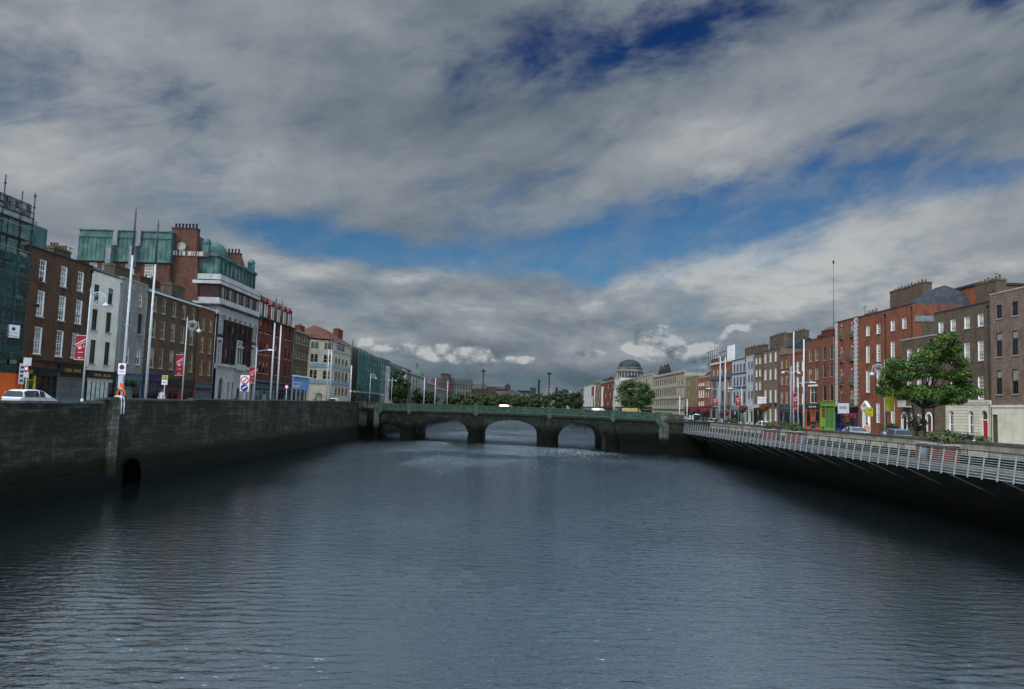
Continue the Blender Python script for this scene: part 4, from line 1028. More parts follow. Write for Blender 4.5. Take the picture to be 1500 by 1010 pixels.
for z0, z1 in zf: MB().box(-.06, W, -.12, .02, z0, z1).build('tiled_frieze', M_frz, b.root)
b.band(b.z(490, 515), .25, .14, M_sill)
# the face towards the side street
ca_ = Vector((-46.6, 184.0, 0)); cb_ = Vector((b.X, b.y0, 0)); L_ = (cb_-ca_).length; th_ = math.atan2(cb_.y-ca_.y, cb_.x-ca_.x)
sd = MB(); so = []
for u_ in (.13, .30, .70, .86):
    for (z0, z1) in ((b.z(490, 513.5), b.z(490, 503.5)), (b.z(490, 533), b.z(490, 521)), (b.z(490, 557), b.z(490, 544))):
        so.append((u_*L_-.42, u_*L_+.42, z0, z1, 1))
so.append((L_*.5-.9, L_*.5+.9, 0, 3.2, 1))
wall_front(sd, L_, Hc, so); sd.box(0, L_, .5, 6, -.3, Hc)
dirx = Vector((math.cos(th_-R(90)), math.sin(th_-R(90)), 0))
lx, ly = (ca_.y-b.y0), -(ca_.x-b.X)   # into the root's frame (rotated 90 degrees)
sw = link('wall', sd.mesh('wall', [R_yel, R_yel]), b.root, (lx, ly, 0), th_-R(90))
for x0, x1, z0, z1, a in so[:-1]:
    f, p, si = win_meshes(x1-x0, z1-z0, 'thin', M_tan, G_dark, True); o = link('window', f, sw, ((x0+x1)/2, 0, z0)); o2 = link('pane', p, sw, ((x0+x1)/2, 0, z0))
for z0, z1 in zf: link('tiled_frieze', MB().box(-.05, L_, -.12, .02, z0, z1).mesh('tiled_frieze', M_frz), b.root, (lx, ly, 0), th_-R(90))
q = MB(); ap = (W*.28, 6, Hc+4.1)
q.face([(-.3, -.4, Hc+.3), (W+.2, -.4, Hc+.3), (W-3, 6, Hc+4.1), ap]); q.face([(lx-.2, ly+.1, Hc+.3), (-.3, -.4, Hc+.3), ap]); q.face([(W+.2, -.4, Hc+.3), (W+.2, 12, Hc+.3), (W-3, 6, Hc+4.1)]); q.face([(lx-.2, ly+.1, Hc+.3), ap, (W-3, 6, Hc+4.1), (W+.2, 12, Hc+.3), (lx+2, 12, Hc+.3)])
q.build('roof', M_tile, b.root)
b.chim(496, 503, 480, 4, 1.4, B_red, 2)

# L10 building shrouded in bright green net
b = Bld('netted_building', 'slate roofed building shrouded in bright green scaffold net, left of the bridge', 'L', (516.5, 511), (558, 525), group=LG)
b.wall(B_grey); b.pitch(2.6, y0=.4); H10 = b.H
b.shop(.2, b.W-.2, 3.6, M_blk, 8, M_blk, 3, G_dark)
MB().box(-.2, b.W+.2, -.9, -.7, 3.9, 4.3).build('fan_board', M_sash, b.root)
sc2 = empty('scaffolding', (-40.6, b.y0, ZL), R(90), 'scaffold hung with bright green net left of the bridge', 'scaffolding')
net2 = mat('bright_green_net', (.028, .15, .12), .9, .45, .35, col2=(.012, .07, .058))
net_mesh(b.W+1, 4.3, b.H-.6, net2, sc2, -.1); net_mesh(b.W+1, 0.2, 3.6, net, sc2, -.1, 'debris_net')
for z in [4.3+1.95*k for k in range(6)]:
    q = MB(); q.tube((-.3, -.32, z), (b.W+1, -.32, z), .06, n=6); q.build('ledger', mat('dull_tube', (.13, .15, .15), .6, .2, 3), sc2)
n = 10
for i in range(n+1):
    x = b.W*i/n; q = MB(); q.tube((x, -.3, 0), (x, -.3, b.H+(1.9 if i in (5, 6, 7, 8) else .4)), .06, n=6); q.build('standard', MT['dull_tube'], sc2)
# L11
b = Bld('apartment_building', 'pale apartment building with an overhanging flat roof before the dark tree', 'L', (558.5, 531), (571.5, 540), group=LG, D=14)
cc = [560.5, 563.5, 567, 570]
for yt, yb in ((537, 545), (551, 559), (565, 574)): b.row(cc, yt, yb, 1.3, 'thin', M_sashd, [G_dark, G_mid], False, ref=560.5)
b.wall(mat('pale_render', (.44, .44, .42), .85, .15, .6, streak=.4)); MB().box(1, b.W-1, 2, 12, b.H, b.H+1.7).build('penthouse', G_dark, b.root); MB().box(-.5, b.W+.8, .2, 13, b.H+1.7, b.H+2.0).build('roof', M_iron, b.root)

# ================================================================== RIGHT BANK
B_geo = brick('warm_red_brick', (.245, .085, .048)); B_geo2 = brick('bright_red_brick', (.30, .10, .055)); B_tanb = brick('tan_brown_brick', (.20, .145, .095)); B_dkb = brick('dark_brown_brick', (.135, .10, .07))
B_ruddy = brick('ruddy_brick', (.225, .085, .052)); R_pink = brick('pinkish_tan_brick', (.215, .155, .12), stain_amt=.4); R_stone = mat('tan_ashlar', (.33, .295, .23), .9, .18, .5, streak=.4)
R_blue = mat('pale_blue_render', (.42, .45, .48), .8, .12, .6, streak=.3); R_wht = mat('white_render', (.54, .54, .51), .8, .12, .6, streak=.4)
M_grnp = mat('lime_green_paint', (.16, .40, .05), .5, .15, 2); M_orp = mat('orange_paint', (.62, .11, .02), .5, .15, 2); M_tealp = mat('dark_teal_paint', (.012, .07, .065), .5, .2, 2); M_blup = mat('royal_blue_paint', (.02, .04, .25), .5, .2, 2)
PW = [G_pale, G_mid, G_pale, G_dark]
def rusticate(b, W, H, m, y=-.012, step=.42):
    q = MB(); z = .5
    while z < H-.3: q.box(.05, W-.05, y, .0, z, z+.035); z += step
    return q
# R1
b = Bld('rendered_house', 'pinkish brick house at the right edge above a pale shopfront and red doorway', 'R', (1450, 432), (1530, 416), group=RG)
for x in (1463, 1486, 1508): 
    pass
b.row([1463.5, 1487, 1510], 447, 467, 1.0, 'sash', M_sashd, [G_dark]); b.row([1463.5, 1487, 1510], 488, 523, 1.05, 'sash', M_sashd, [G_dark]); b.row([1463.5, 1487, 1510], 543, 578, 1.05, 'sash', M_sashd, [G_dark])
xd_ = b.u(1456, 620); b.hole(max(.1, xd_-.75), xd_+.75, 0, 3.2)
b.wall(R_pink).cope(M_sill, .15); R_gf = mat('cream_stucco', (.70, .66, .53), .85, .12, .7, streak=.3)
q = MB(); q.box(0, max(.05, xd_-.8), -.06, .0, 0, 3.2); q.box(xd_+.8, b.W, -.06, .0, 0, 3.2); q.box(0, b.W, -.06, .0, 3.2, 4.0); q.box(0, b.W, -.16, 0, 4.0, 4.25); q.build('stucco_base', R_gf, b.root)
door_part(b.root, xd_+.15, 0, 1.1, 3.2, mat('olive_door', (.07, .10, .04), .6, .2, 2)); MB().box(xd_-.75, xd_-.45, .02, .2, 0, 3.28).build('door_jamb', M_redp, b.root)
b.pitch(1.4, y0=.9)
# R2 brown brick with rusticated stucco ground floor
b = Bld('brick_house', 'brown brick Georgian house above a cream stucco ground floor with arched openings', 'R', (1368, 461), (1449.5, 442), group=RG)
cc = [1378.5, 1396.4, 1416.7, 1437]
zt = [(472, 488), (508, 534), (556, 586)]
for yt, yb in zt: b.row(cc, yt, yb, 1.15, 'georgian', M_sash, PW, ref=1378.5)
gfz = b.z(1410, 590)
for px_, w_, z0, z1, kind in ((1376, 1.15, .3, 3.55, 'door'), (1394.5, 1.1, .8, 3.6, 'win'), (1423.5, 1.1, .8, 3.6, 'win'), (1443, 1.25, .3, 3.65, 'door')):
    x = b.u(px_, 620)
    if kind == 'win': b.win(x, z0, w_, z1-z0, 'sash', M_sash, G_dark, True, True)
    else: b.hole(x-w_/2, x+w_/2, z0, z1, True)
b.wall(B_dkb, M_sash).cope(M_slate, .15); b.pitch(1.2, y0=1)
gf = MB(); sub = []
for (x0, x1, z0, z1, *a) in b.ops:
    if z1 < gfz: sub.append((x0-.002, x1+.002, z0-.002, z1+.002, a[0] if a else 0))
wall_front(gf, b.W, gfz, sub, .12, -.2); link('stucco_base', gf.mesh('stucco_base', [R_gf, R_gf]), b.root, (0, -.1, 0))
q = MB(); z = .7
xs_s = sorted([(s0, s1) for s0, s1, *_ in sub]); segs = []; last = .0
for s0, s1 in xs_s: segs.append((last, s0-.12)); last = s1+.12
segs.append((last, b.W))
while z < gfz-.4:
    for s0, s1 in segs: q.box(s0, s1, -.106, -.09, z, z+.04)
    z += .36
q.build('rustication', mat('joint_shadow_stucco', (.20, .19, .16), .9, .1, 2), b.root)
MB().box(0, b.W, -.28, -.0, gfz, gfz+.22).box(0, b.W, -.2, 0, gfz-.25, gfz).build('string_course', R_gf, b.root)
for px_, m_ in ((1376, M_blup), (1443, mat('bright_red_door', (.45, .015, .015), .4, .1, 2))):
    x = b.u(px_, 620); door_part(b.root, x, .3, .95, 2.2, m_); MB().box(x-.55, x+.55, .06, .1, 2.5, 2.62).build('transom', M_sash, b.root)
    q = MB(); q.face([(a+x, .14, c) for a, c in arch_poly(1.15, 3.5, 2.6)]); q.build('fanlight', G_dark, b.root)
    steps_part(b.root, x, 1.5, 2)
b.chim(1427, 1461, 406, 6.5, 1.2, B_dkb, 6)
q = MB(); 
for i in range(26): 
    x = .3+i*(b.W-.6)/25; q.tube((x, -1.3, 0), (x, -1.3, 1.1), .014, n=5)
q.tube((.3, -1.3, 1.05), (b.W-.3, -1.3, 1.05), .02, n=5); q.build('area_railing', M_iron, b.root)
# R3 lower house between
b = Bld('brick_house', 'lower brown brick house with white arched doorway half hidden by the big tree', 'R', (1319, 500), (1368, 491.5), X=52.6, group=RG)
b.row([1332, 1347, 1361], 512, 535, 1.1, 'georgian', M_sash, PW); b.row([1332, 1347, 1361], 552, 575, 1.1, 'georgian', M_sash, PW)
dx = [b.u(1325, 620), b.u(1361, 620)]
for x in dx: b.hole(x-.6, x+.6, .1, 3.1, True)
b.row([1337, 1347], 606, 622, 1.0, 'georgian', M_sash, PW)
b.wall(B_dkb, M_sash).cope(M_sill, .15); b.pitch(2.2, y0=.9, hip=.5)
for x, m_ in zip(dx, (M_blk, mat('brown_red_door', (.16, .03, .02), .5, .2, 2))):
    door_part(b.root, x, .1, .9, 2.1, m_); q = MB(); q.face([(a+x, .14, c) for a, c in arch_poly(1.15, 3.05, 2.25)]); q.build('fanlight', G_dark, b.root)
    q = MB()
    for i in range(12):
        a0, a1 = math.pi*i/12, math.pi*(i+1)/12; q.prism([(x+r_*math.cos(a_), 2.5+r_*math.sin(a_)) for r_, a_ in ((.62, a0), (.62, a1), (.86, a1), (.86, a0))], 'y', -.06, .02)
    q.box(x-.86, x-.62, -.06, .02, 0, 2.5); q.box(x+.62, x+.86, -.06, .02, 0, 2.5); q.build('door_surround', M_sash, b.root); steps_part(b.root, x, 1.4, 2)
x = b.u(1330, 590); q = MB(); q.box(x-1.1, x+1.1, -.9, -.02, b.z(1330, 597), b.z(1330, 595.5)); 
for k in range(9): q.box(x-1.1+.26*k, x-1.0+.26*k, -.88, -.8, b.z(1330, 595.5), b.z(1330, 589)); 
q.box(x-1.1, x+1.1, -.92, -.78, b.z(1330, 589), b.z(1330, 587.5)); q.build('balcony', R_wht, b.root)
# R4 big red Georgian
b = Bld('brick_house', 'tall red brick Georgian house with white pedimented doorway and hipped slate roof', 'R', (1257.5, 466), (1337, 445), group=RG, D=12)
cc = [1271.5, 1287, 1308, 1325]
for yt, yb in ((478, 492), (507, 531.5), (543.5, 575)): b.row(cc, yt, yb, 1.2, 'georgian', M_sash, PW, ref=1271.5)
b.row([1286.5, 1308], 591, 619, 1.15, 'georgian', M_sash, PW)
xd_ = b.u(1270, 600); b.hole(xd_-.65, xd_+.65, .2, 3.4, True)
b.wall(B_geo, M_sash).cope(M_slate, .15)
door_part(b.root, xd_, .2, 1.0, 2.3, M_blup)
q = MB(); q.box(xd_-1.15, xd_-.72, -.25, .02, .2, 3.6); q.box(xd_+.72, xd_+1.15, -.25, .02, .2, 3.6); q.box(xd_-1.35, xd_+1.35, -.35, .02, 3.6, 3.95); q.prism([(xd_-1.5, 3.95), (xd_+1.5, 3.95), (xd_, 4.95)], 'y', -.4, .02); q.build('door_surround', M_sash, b.root)
MB().face([(xd_-.9, -.412, 4.08), (xd_+.9, -.412, 4.08), (xd_, -.412, 4.62)]).build('tympanum', R_stone, b.root)
q = MB(); q.face([(a+xd_, .13, c) for a, c in arch_poly(1.2, 3.35, 2.55)]); q.build('fanlight', G_dark, b.root); steps_part(b.root, xd_, 2.4, 2)
b.pipe(b.u(1297.5, 500), M_iron, 0, b.H-.5)
W = b.W; q = MB(); H = b.H
q.face([(W*.55, 1, H), (W, 1, H), (W-3, 6, H+3.2), (W*.55+2, 6, H+3.2)]); q.face([(W, 1, H), (W, 12, H), (W-3, 6, H+3.2)]); q.face([(W*.55, 1, H), (W*.55+2, 6, H+3.2), (W*.55, 12, H)]); q.face([(W, 12, H), (W*.55, 12, H), (W*.55+2, 6, H+3.2), (W-3, 6, H+3.2)]); q.build('roof', M_slate, b.root)
q = MB(); q.face([(.2, 1, H), (W*.5, 1, H), (W*.45, 6, H+1.9), (1.8, 6, H+1.9)]); q.face([(W*.5, 1, H), (W*.5, 12, H), (W*.45, 6, H+1.9)]); q.face([(.2, 1, H), (1.8, 6, H+1.9), (.2, 12, H)]); q.build('roof', M_slate, b.root)
b.chim(1302, 1354, 415, 7.5, 1.3, B_dkb, 10); b.chim(1266, 1282, 453, 3, 1.0, B_tanb, 3)
MB().box(W+.03, W+.10, .3, 12, H-2.4, H-1.6).build('flashing', M_lead, b.root); MB().box(W+.0, W+.03, 1.2, 12, 4, H-1.6).build('side_facing', B_dkb, b.root)
# set back red block behind R3/R2
bk = at_x(1405, 430, 62)
r_ = empty('brick_house', (62, bk.y+4, ZR), R(-90), 'red brick upper storey seen behind the brown Georgian house', 'building', RG)
hz_ = at_x(1400, 426, 62).z-ZR
MB().box(0, 9, 0, 8, 0, hz_).build('wall', B_geo2, r_); MB().box(-.2, 9.2, -.2, 8.2, hz_, hz_+.3).build('coping', M_slate, r_); chimney(r_, 2.2, -.8, 2.6, 1.0, hz_-3, hz_-.9, B_geo2, 3)
# R5 quoined
b = Bld('brick_house', 'red brick house edged with pale quoins and small iron balconies', 'R', (1223.5, 473), (1257, 465.5), group=RG)
M_balc = M_iron
for px_, py_ in (((1233, 1248), (479, 496)), ((1233, 1248), (512, 530)), ((1233, 1248), (545, 564)), ((1233, 1248), (577, 596))):
    b.row(list(px_), py_[0], py_[1], 1.35, 'cross', mat('grey_sash', (.25, .28, .28), .5, .1, 4), [G_mid, G_teal])
rws = list(b.rows)
b.wall(B_geo, B_geo).cope(M_slate, .12); quoins(b, .55, 4.2, b.H, R_wht, 1.1, .06); quoins(b, b.W-.8, 4.2, b.H, R_wht, 1.6, .06)
for (x, z0, w, h, *_) in rws:
    q = MB()
    for k in range(9): q.tube((x-.62+.155*k, -.3, z0-.08), (x-.62+.155*k, -.3, z0+.75), .014, n=4)
    q.box(x-.66, x+.66, -.33, -.0, z0-.12, z0-.06); q.box(x-.66, x+.66, -.32, -.28, z0+.73, z0+.78); q.build('balcony', mat('grey_balcony_iron', (.10, .12, .12), .6, .2, 4), b.root)
    MB().box(x-.16, x+.16, -.05, .02, z0+h+.02, z0+h+.36).build('keystone', R_wht, b.root)
b.shop(.1, b.W-.1, 4.0, M_blup, 4, M_blk, 2, G_dark)
q = MB(); mx, my = b.y0-at_x(1221, 450, 57).y, 3.0; q.tube((mx, my, b.H-4), (mx, my, at_x(1220, 386, 57).z-ZR), .06, .03, 8); q.box(mx-.12, mx+.12, my-.12, my+.12, at_x(1220, 386, 57).z-ZR-.1, at_x(1220, 386, 57).z-ZR+.4); q.build('radio_mast', M_iron, b.root)
# R6
b = Bld('brick_house', 'red brick house over an orange shopfront and a lime green shopfront', 'R', (1181, 502.5), (1223, 488.5), group=RG)
b.row([1187.5, 1196.6], 513, 530, 1.5, 'sash', M_tan, [G_mid]); b.row([1187.3, 1196.4], 540.5, 557, 1.5, 'sash', M_tan, [G_mid, G_pale])
b.row([1208.5, 1218.7], 509, 528, 1.35, 'thin', M_sashd, [G_dark]); b.row([1208.5, 1218.7], 534, 553, 1.35, 'thin', M_sashd, [G_dark]); b.row([1208, 1218.2], 565.5, 587, 1.3, 'thin', M_sashd, [G_dark])
xw = b.u(1191.5, 578); b.win(xw, b.z(1191, 590.5), 3.2, b.z(1191, 567)-b.z(1191, 590.5), 'cross', M_sash, G_mid, False)
b.wall(B_ruddy, M_tan).cope(M_slate, .12); MB().box(xw-2.1, xw+2.1, -.2, .02, b.z(1191, 566.5), b.z(1191, 564)).build('lintel', M_sash, b.root)
xm = b.u(1203, 600)
so1 = b.shop(.1, xm-.2, 4.5, M_orp, 3, M_tealp, 1, G_dark, '~', M_signw, size=.4); so2 = b.shop(xm, b.W-.1, 4.9, M_grnp, 3, M_grnp, 0, mat('green_pane', (.08, .22, .05), .3, .2, 2))
b.chim(1203, 1217, 479, 4, 1.0, B_red, 4); b.chim(1197, 1201, 487, 3, 1.0, B_red, 1)
# R7..R10
b = Bld('brick_house', 'narrow red brick house behind the two tall boardwalk poles', 'R', (1158, 521), (1180.7, 514), group=RG)
for yt, yb in ((530, 544), (552, 567), (577, 592)): b.row([1163, 1169, 1176.5], yt, yb, 1.2, 'sash', M_sash, [G_mid, G_dark], ref=1169)
b.wall(B_ruddy, M_sash).cope(B_geo2, .35, .12); b.pitch(2.0, y0=.8); b.shop(.1, b.W-.1, 4.2, M_blk, 4, M_tealp, 1, G_dark); b.chim(1154, 1176, 482, 5, 1.4, B_dkb, 5)
b = Bld('brick_house', 'ruddy brick house with a dark blue pub front and two window bays', 'R', (1142.5, 523), (1157.7, 518), group=RG)
for yt, yb in ((528, 540), (551, 564), (574.5, 591)): b.row([1145.6, 1152.6], yt, yb, 1.25, 'sash', M_tan, [G_mid, G_pale])
b.wall(B_ruddy, M_tan).cope(M_slate, .12); b.pitch(2.0, y0=.8); b.shop(.1, b.W-.1, 4.3, M_blueg, 4, M_blueg, 1, G_dark)
b = Bld('brick_house', 'tan brown brick house with flower boxes and pale blinds in its windows', 'R', (1118, 516.5), (1142, 509.5), group=RG)
for yt, yb in ((519, 532), (542, 557), (571.6, 590), (599, 616)): b.row([1121.6, 1129, 1136.6], yt, yb, 1.25, 'sash', M_sash, [G_pale, G_mid, G_pale])
b.wall(B_tanb, M_sash).cope(M_slate, .12); b.pitch(2.4, y0=.8); b.chim(1127, 1149, 487, 6, 1.3, B_dkb, 5)
for px_ in (1122, 1129, 1136.6):
    x = b.u(px_, 590); z = b.z(1129, 592); o = MB().box(x-.7, x+.7, -.35, -.1, z-.25, z).build('flower_box', M_blk, b.root)
    q = MB(); rr = random.Random(px_)
    for k in range(60): 
        c = Vector((x+rr.uniform(-.7, .7), -.22+rr.uniform(-.2, .15), z+rr.uniform(-.1, .4))); d1 = Vector((rr.uniform(-1, 1), rr.uniform(-1, 1), rr.uniform(-1, 1)))*.14; d2 = Vector((rr.uniform(-1, 1), rr.uniform(-1, 1), rr.uniform(-1, 1)))*.14; q.face([c, c+d1, c+d2])
    q.build('plants', mat('box_leaves', (.03, .06, .02), .8, .5, 5), o)
b = Bld('brick_house', 'grey brown narrow house with a projecting white sign and dark shop below', 'R', (1105, 520.5), (1117.7, 517), group=RG)
for yt, yb in ((525, 534), (542, 552), (560, 571.6)): b.row([1108.6, 1113.8], yt, yb, 1.3, 'sash', M_sash, [G_mid, G_dark])
b.wall(B_tanb, M_sash).cope(M_slate, .12); b.pitch(2.2, y0=.8); b.shop(.1, b.W-.1, 4.6, M_blk, 3, R_wht, 1, G_dark); b.chim(1103, 1118, 503, 5, 1.3, B_dkb, 2)
sg = at_x(1116, 592, 52.6)
def sg_marks(r, y): strokes(r, 1.6, .25, 9, M_blup, (0, y, 1.0)); strokes(r, 1.2, .12, 10, M_mark, (0, y, .55))
sign_board('shop_sign', 'white rectangular shop sign sticking out over the dark shop beside the white house', (sg.x, sg.y, sg.z), 0, 1.9, 1.5, M_signw, sg_marks)
b = Bld('rendered_house', 'narrow white rendered house with a white ground floor', 'R', (1093.3, 523), (1104.8, 520), group=RG)
for yt, yb in ((530.7, 539.4), (549.7, 559), (573.5, 583)): b.row([1097, 1101.3], yt, yb, 1.3, 'thin', M_sashd, [G_mid, G_dark])
b.wall(R_blue, R_blue).cope(M_sill, .12); b.shop(.1, b.W-.1, 4.3, R_wht, 3, R_wht, 1, G_teal); b.pitch(1.5, y0=.8); b.chim(1091, 1104, 506, 6, 1.3, B_dkb, 3)
b = Bld('rendered_house', 'pale blue rendered house with navy bands and four bays of windows', 'R', (1072.4, 530.5), (1093, 524), group=RG)
for k, (yt, yb) in enumerate(((535, 546), (553.7, 565.5), (574, 591))): b.row([1075.8, 1080.3, 1085, 1089.8], yt, yb, 1.55, 'thin', M_sashd, [G_dark, G_mid], True, k == 2)
b.wall(R_blue, R_blue).cope(M_slate, .15, .15); b.band(b.z(1080, 549), .3, .1, M_navy); b.band(b.z(1080, 570), .45, .14, M_navy); b.pitch(1.6, y0=.8)
b.shop(.1, b.W*.5, 4.3, M_blk, 3, mat('sage_fascia', (.22, .30, .24), .6, .2, 2), 1, G_dark); b.shop(b.W*.5+.1, b.W-.1, 4.3, R_grey, 3, R_grey, 2, G_dark)
# R13 ornate front with glazed bays
b = Bld('commercial_building', 'ornate commercial front of red brick and grey pilasters with tall glazed bays', 'R', (1041.5, 536), (1072, 529.5), group=RG)
b.row([1046, 1051.5, 1057.5, 1064], 542, 552, 1.5, 'thin', M_sash, [G_dark], False); b.row([1047, 1053, 1059], 560, 590, 3.2, 'cross', R_grey, [G_dark, G_mid], False); b.row([1068], 560, 574, 1.6, 'thin', M_sash, [G_dark])
b.wall(B_geo2, R_grey).cope(R_wht, .5, .3); b.band(b.z(1050, 556.5), .9, .35, M_blueg); b.band(b.z(1050, 597), .7, .3, M_blueg)
for px_ in (1043, 1050, 1056, 1062.3, 1065.3, 1071):
    x = b.u(px_, 575); q = MB(); q.box(x-.55, x+.55, -.16, .02, .3, b.z(1050, 557)); q.build('pilaster', R_grey, b.root)
b.shop(.3, b.W*.55, 4.4, mat('green_grey_front', (.10, .16, .14), .6, .2, 2), 4, M_blueg, 2, G_dark)
b.chim(1041, 1060, 522, 4.5, 2.0, B_tanb, 0)
s3 = empty('scaffolding', (54+4.2, at_x(1038, 525, 58.2).y, ZR+b.H), R(-90), 'small rooftop scaffold round a chimney on the ornate commercial front', 'scaffolding')
for i in range(5):
    for y in (0, 3.4):
        q = MB(); q.tube((i*2.4, y, 0), (i*2.4, y, 5.6+(i % 2)), .07, n=6); q.build('standard', M_iron, s3)
for z in (1.5, 3.4, 5.2):
    for y in (0, 3.4):
        q = MB(); q.tube((-1.2, y, z), (10.6, y, z), .07, n=6); q.build('ledger', M_iron, s3)
bb = empty('rooftop_hoarding', (57, at_x(1070, 520, 57).y, ZR+b.H), R(-90), 'blank white hoarding panel standing on the roof beside the scaffolded chimney', 'hoarding')
MB().box(-3.4, 3.4, 0, .2, .3, 5.0).build('panel', M_signw, bb); MB().box(-3.2, -3, .2, .4, 0, 4.9).build('strut', M_steel, bb); MB().box(3, 3.2, .2, .4, 0, 4.9).build('strut', M_steel, bb)
# R14, R15
b = Bld('brick_house', 'orange red brick house with three bays of tall pale windows', 'R', (1022, 555), (1041, 551), group=RG)
for yt, yb in ((561, 565.7), (572, 582.5), (588, 598)): b.row([1024.8, 1027.9, 1031], yt, yb, 1.9, 'sash', M_sash, [G_mid], ref=1027.9)
b.row([1035, 1038.3], 559, 566, 1.6, 'sash', M_tan, [G_mid]); b.row([1035, 1038.3], 574, 582, 1.6, 'sash', M_tan, [G_mid])
b.wall(B_geo2, M_sash).cope(M_sill, .3); b.pitch(4.5, y0=1)
b.shop(.2, b.W-.2, 4.2, M_blk, 6, M_redp, 2, G_dark)
b = Bld('brick_house', 'olive tan brick house beside the pale stone court block', 'R', (1004, 552), (1021.5, 552), group=RG, D=14)
for yt, yb in ((557, 566), (572, 581), (588, 597)): b.row([1006, 1009.5], yt, yb, 2.0, 'sash', M_tan, [G_mid, G_dark])
b.wall(mat('olive_tan_brick', (.19, .155, .075), .9, .2, .8), M_tan).cope(M_sill, .3); b.shop(.2, b.W-.2, 4.0, M_blk, 6, M_redp, 2, G_dark)
# R16 pale stone court block
b = Bld('court_block', 'long pale stone block with rows of narrow windows left of the brick terraces', 'R', (957, 552.5), (1003, 547.5), group=RG, D=20)
cols_ = [958.5+3.05*k for k in range(11)]
for (yt, yb, w_) in ((556, 564, 1.9), (571, 580.5, 1.9), (587, 594, 1.7)): b.row([c for c in cols_], yt, yb, w_, 'thin', M_sashd, [G_dark, G_mid], False, ref=973)
b.row([995.5, 999.5], 557, 564, 1.2, 'thin', M_sashd, [G_dark], False)
b.wall(R_stone, R_stone).cope(R_stone, .7, .5); b.band(b.z(975, 569), .4, .2, R_stone); b.band(b.z(975, 585), .5, .3, R_stone); b.band(b.z(975, 601), .4, .2, M_tealp)
for k, px_ in enumerate((961, 966, 970)):   # roof sculpture silhouettes beside the flag staff
    x = b.u(px_, 548); q = MB(); q.lathe((x, 2, b.H+.7), [(1.2, 0), (1.0, .8), (1.1, 1.6), (.7, 2.5+k*.2), (.35, 3.2+k*.2), (.4, 3.6), (.05, 4.0)], 8); q.build('roof_sculpture', M_iron, b.root)
# R17.. the terrace beyond the tree, up to the rotunda
def far_block(name, label, pa, pb, m, rows=3, cols=4, X=54, roof=1.5, D=12, grp=RG):
    b = Bld(name, label, 'R', pa, pb, X=X, group=grp, D=D)
    hh = (b.H-4)/rows
    for r_ in range(rows):
        for c in range(cols): b.win(b.W*(c+.5)/cols, 4.6+hh*r_, min(2.2, b.W/cols*.42), hh*.55, 'thin', M_sash if (c+r_) % 2 else M_sashd, [G_dark, G_mid][(c+r_) % 2], False)
    b.wall(m).cope(M_sill, .4, .2); b.pitch(roof, y0=1)
    b.shop(.5, b.W-.5, 4.0, M_blk, 5, M_blk, 2, G_dark)
    return b
far_block('brick_house', 'dark brick house at the far left end of the right bank terrace', (850, 571), (855, 568.5), B_dkb)
far_block('rendered_house', 'tall pale grey rendered block in the distant terrace', (855.3, 567), (869, 564), R_wht, 3, 6)
far_block('brick_house', 'grey brown block next to the pale rendered one in the distance', (869.3, 562), (880, 558), B_tanb, 3, 5, roof=3)
b = far_block('brick_house', 'red brick building with a cream corner in the distant terrace left of the green tree', (880.3, 563), (900, 557), B_red, 3, 6, roof=2)
MB().box(b.W*.08, b.W*.2, -.2, .02, 0, b.H-2).build('cream_corner', R_cream, b.root)
far_block('rendered_house', 'white gabled house just left of the round green tree', (900.3, 556), (909, 553), R_wht, 3, 3)
far_block('rendered_house', 'grey stone wing behind the round green tree', (909.3, 558), (956, 551), R_stone, 3, 10, D=14)
# domed rotunda
R_drum = mat('weathered_drum_stone', (.20, .19, .165), .9, .2, .4, streak=.5)
c0 = at_y(922, 560, 430); rd = (940.5-903.5)/2/F*430*1.0
ro = empty('domed_rotunda', (c0.x, 430, ZR), 0, 'round colonnaded drum under a green saucer dome above the far right bank', 'building', RG)
zb_, zc_, zd_ = at_y(922, 568, 430).z-ZR, at_y(922, 545.5, 430).z-ZR, at_y(922, 539, 430).z-ZR
ze_ = at_y(922, 527.3, 430).z-ZR
q = MB(); q.lathe((0, 0, 0), [(rd*.93, 0), (rd*.93, zc_)], 40); q.build('drum', R_drum, ro)
q = MB(); q.lathe((0, 0, 0), [(rd, zc_), (rd*1.08, zc_+.1), (rd*1.08, zc_+.6), (rd*1.0, zc_+.8), (rd*1.0, zd_-.4), (rd*1.06, zd_-.3), (rd*1.06, zd_), (rd*.9, zd_+.1)], 40); q.build('entablature', R_drum, ro)
prof = []; rr_ = rd*.9; hh_ = ze_-zd_
for i in range(13):
    t = math.pi/2*i/12; prof.append((max(.01, rr_*math.cos(t)), zd_+.1+hh_*math.sin(t)))
q = MB(); q.lathe((0, 0, 0), prof, 40); q.build('dome', mat('weathered_copper_dome', (.022, .036, .034), .7, .3, .4), ro)
for k in range(24):
    a = 2*math.pi*k/24; q = MB(); q.tube((rd*math.cos(a), rd*math.sin(a), zb_-2), (rd*math.cos(a), rd*math.sin(a), zc_), .42, .36, 8); q.build('column', R_drum, ro)
q = MB(); q.lathe((0, 0, 0), [(rd*1.25, 0), (rd*1.25, zb_-2), (rd*1.0, zb_-1.9)], 32); q.build('base', R_stone, ro)
for k in range(24):
    a = 2*math.pi*(k+.5)/24; q = MB(); q.box(-.5, .5, -.1, .1, zb_, zc_-1.0); q.build('drum_window', G_dark, ro, (rd*.94*math.cos(a), rd*.94*math.sin(a), 0), a+math.pi/2)

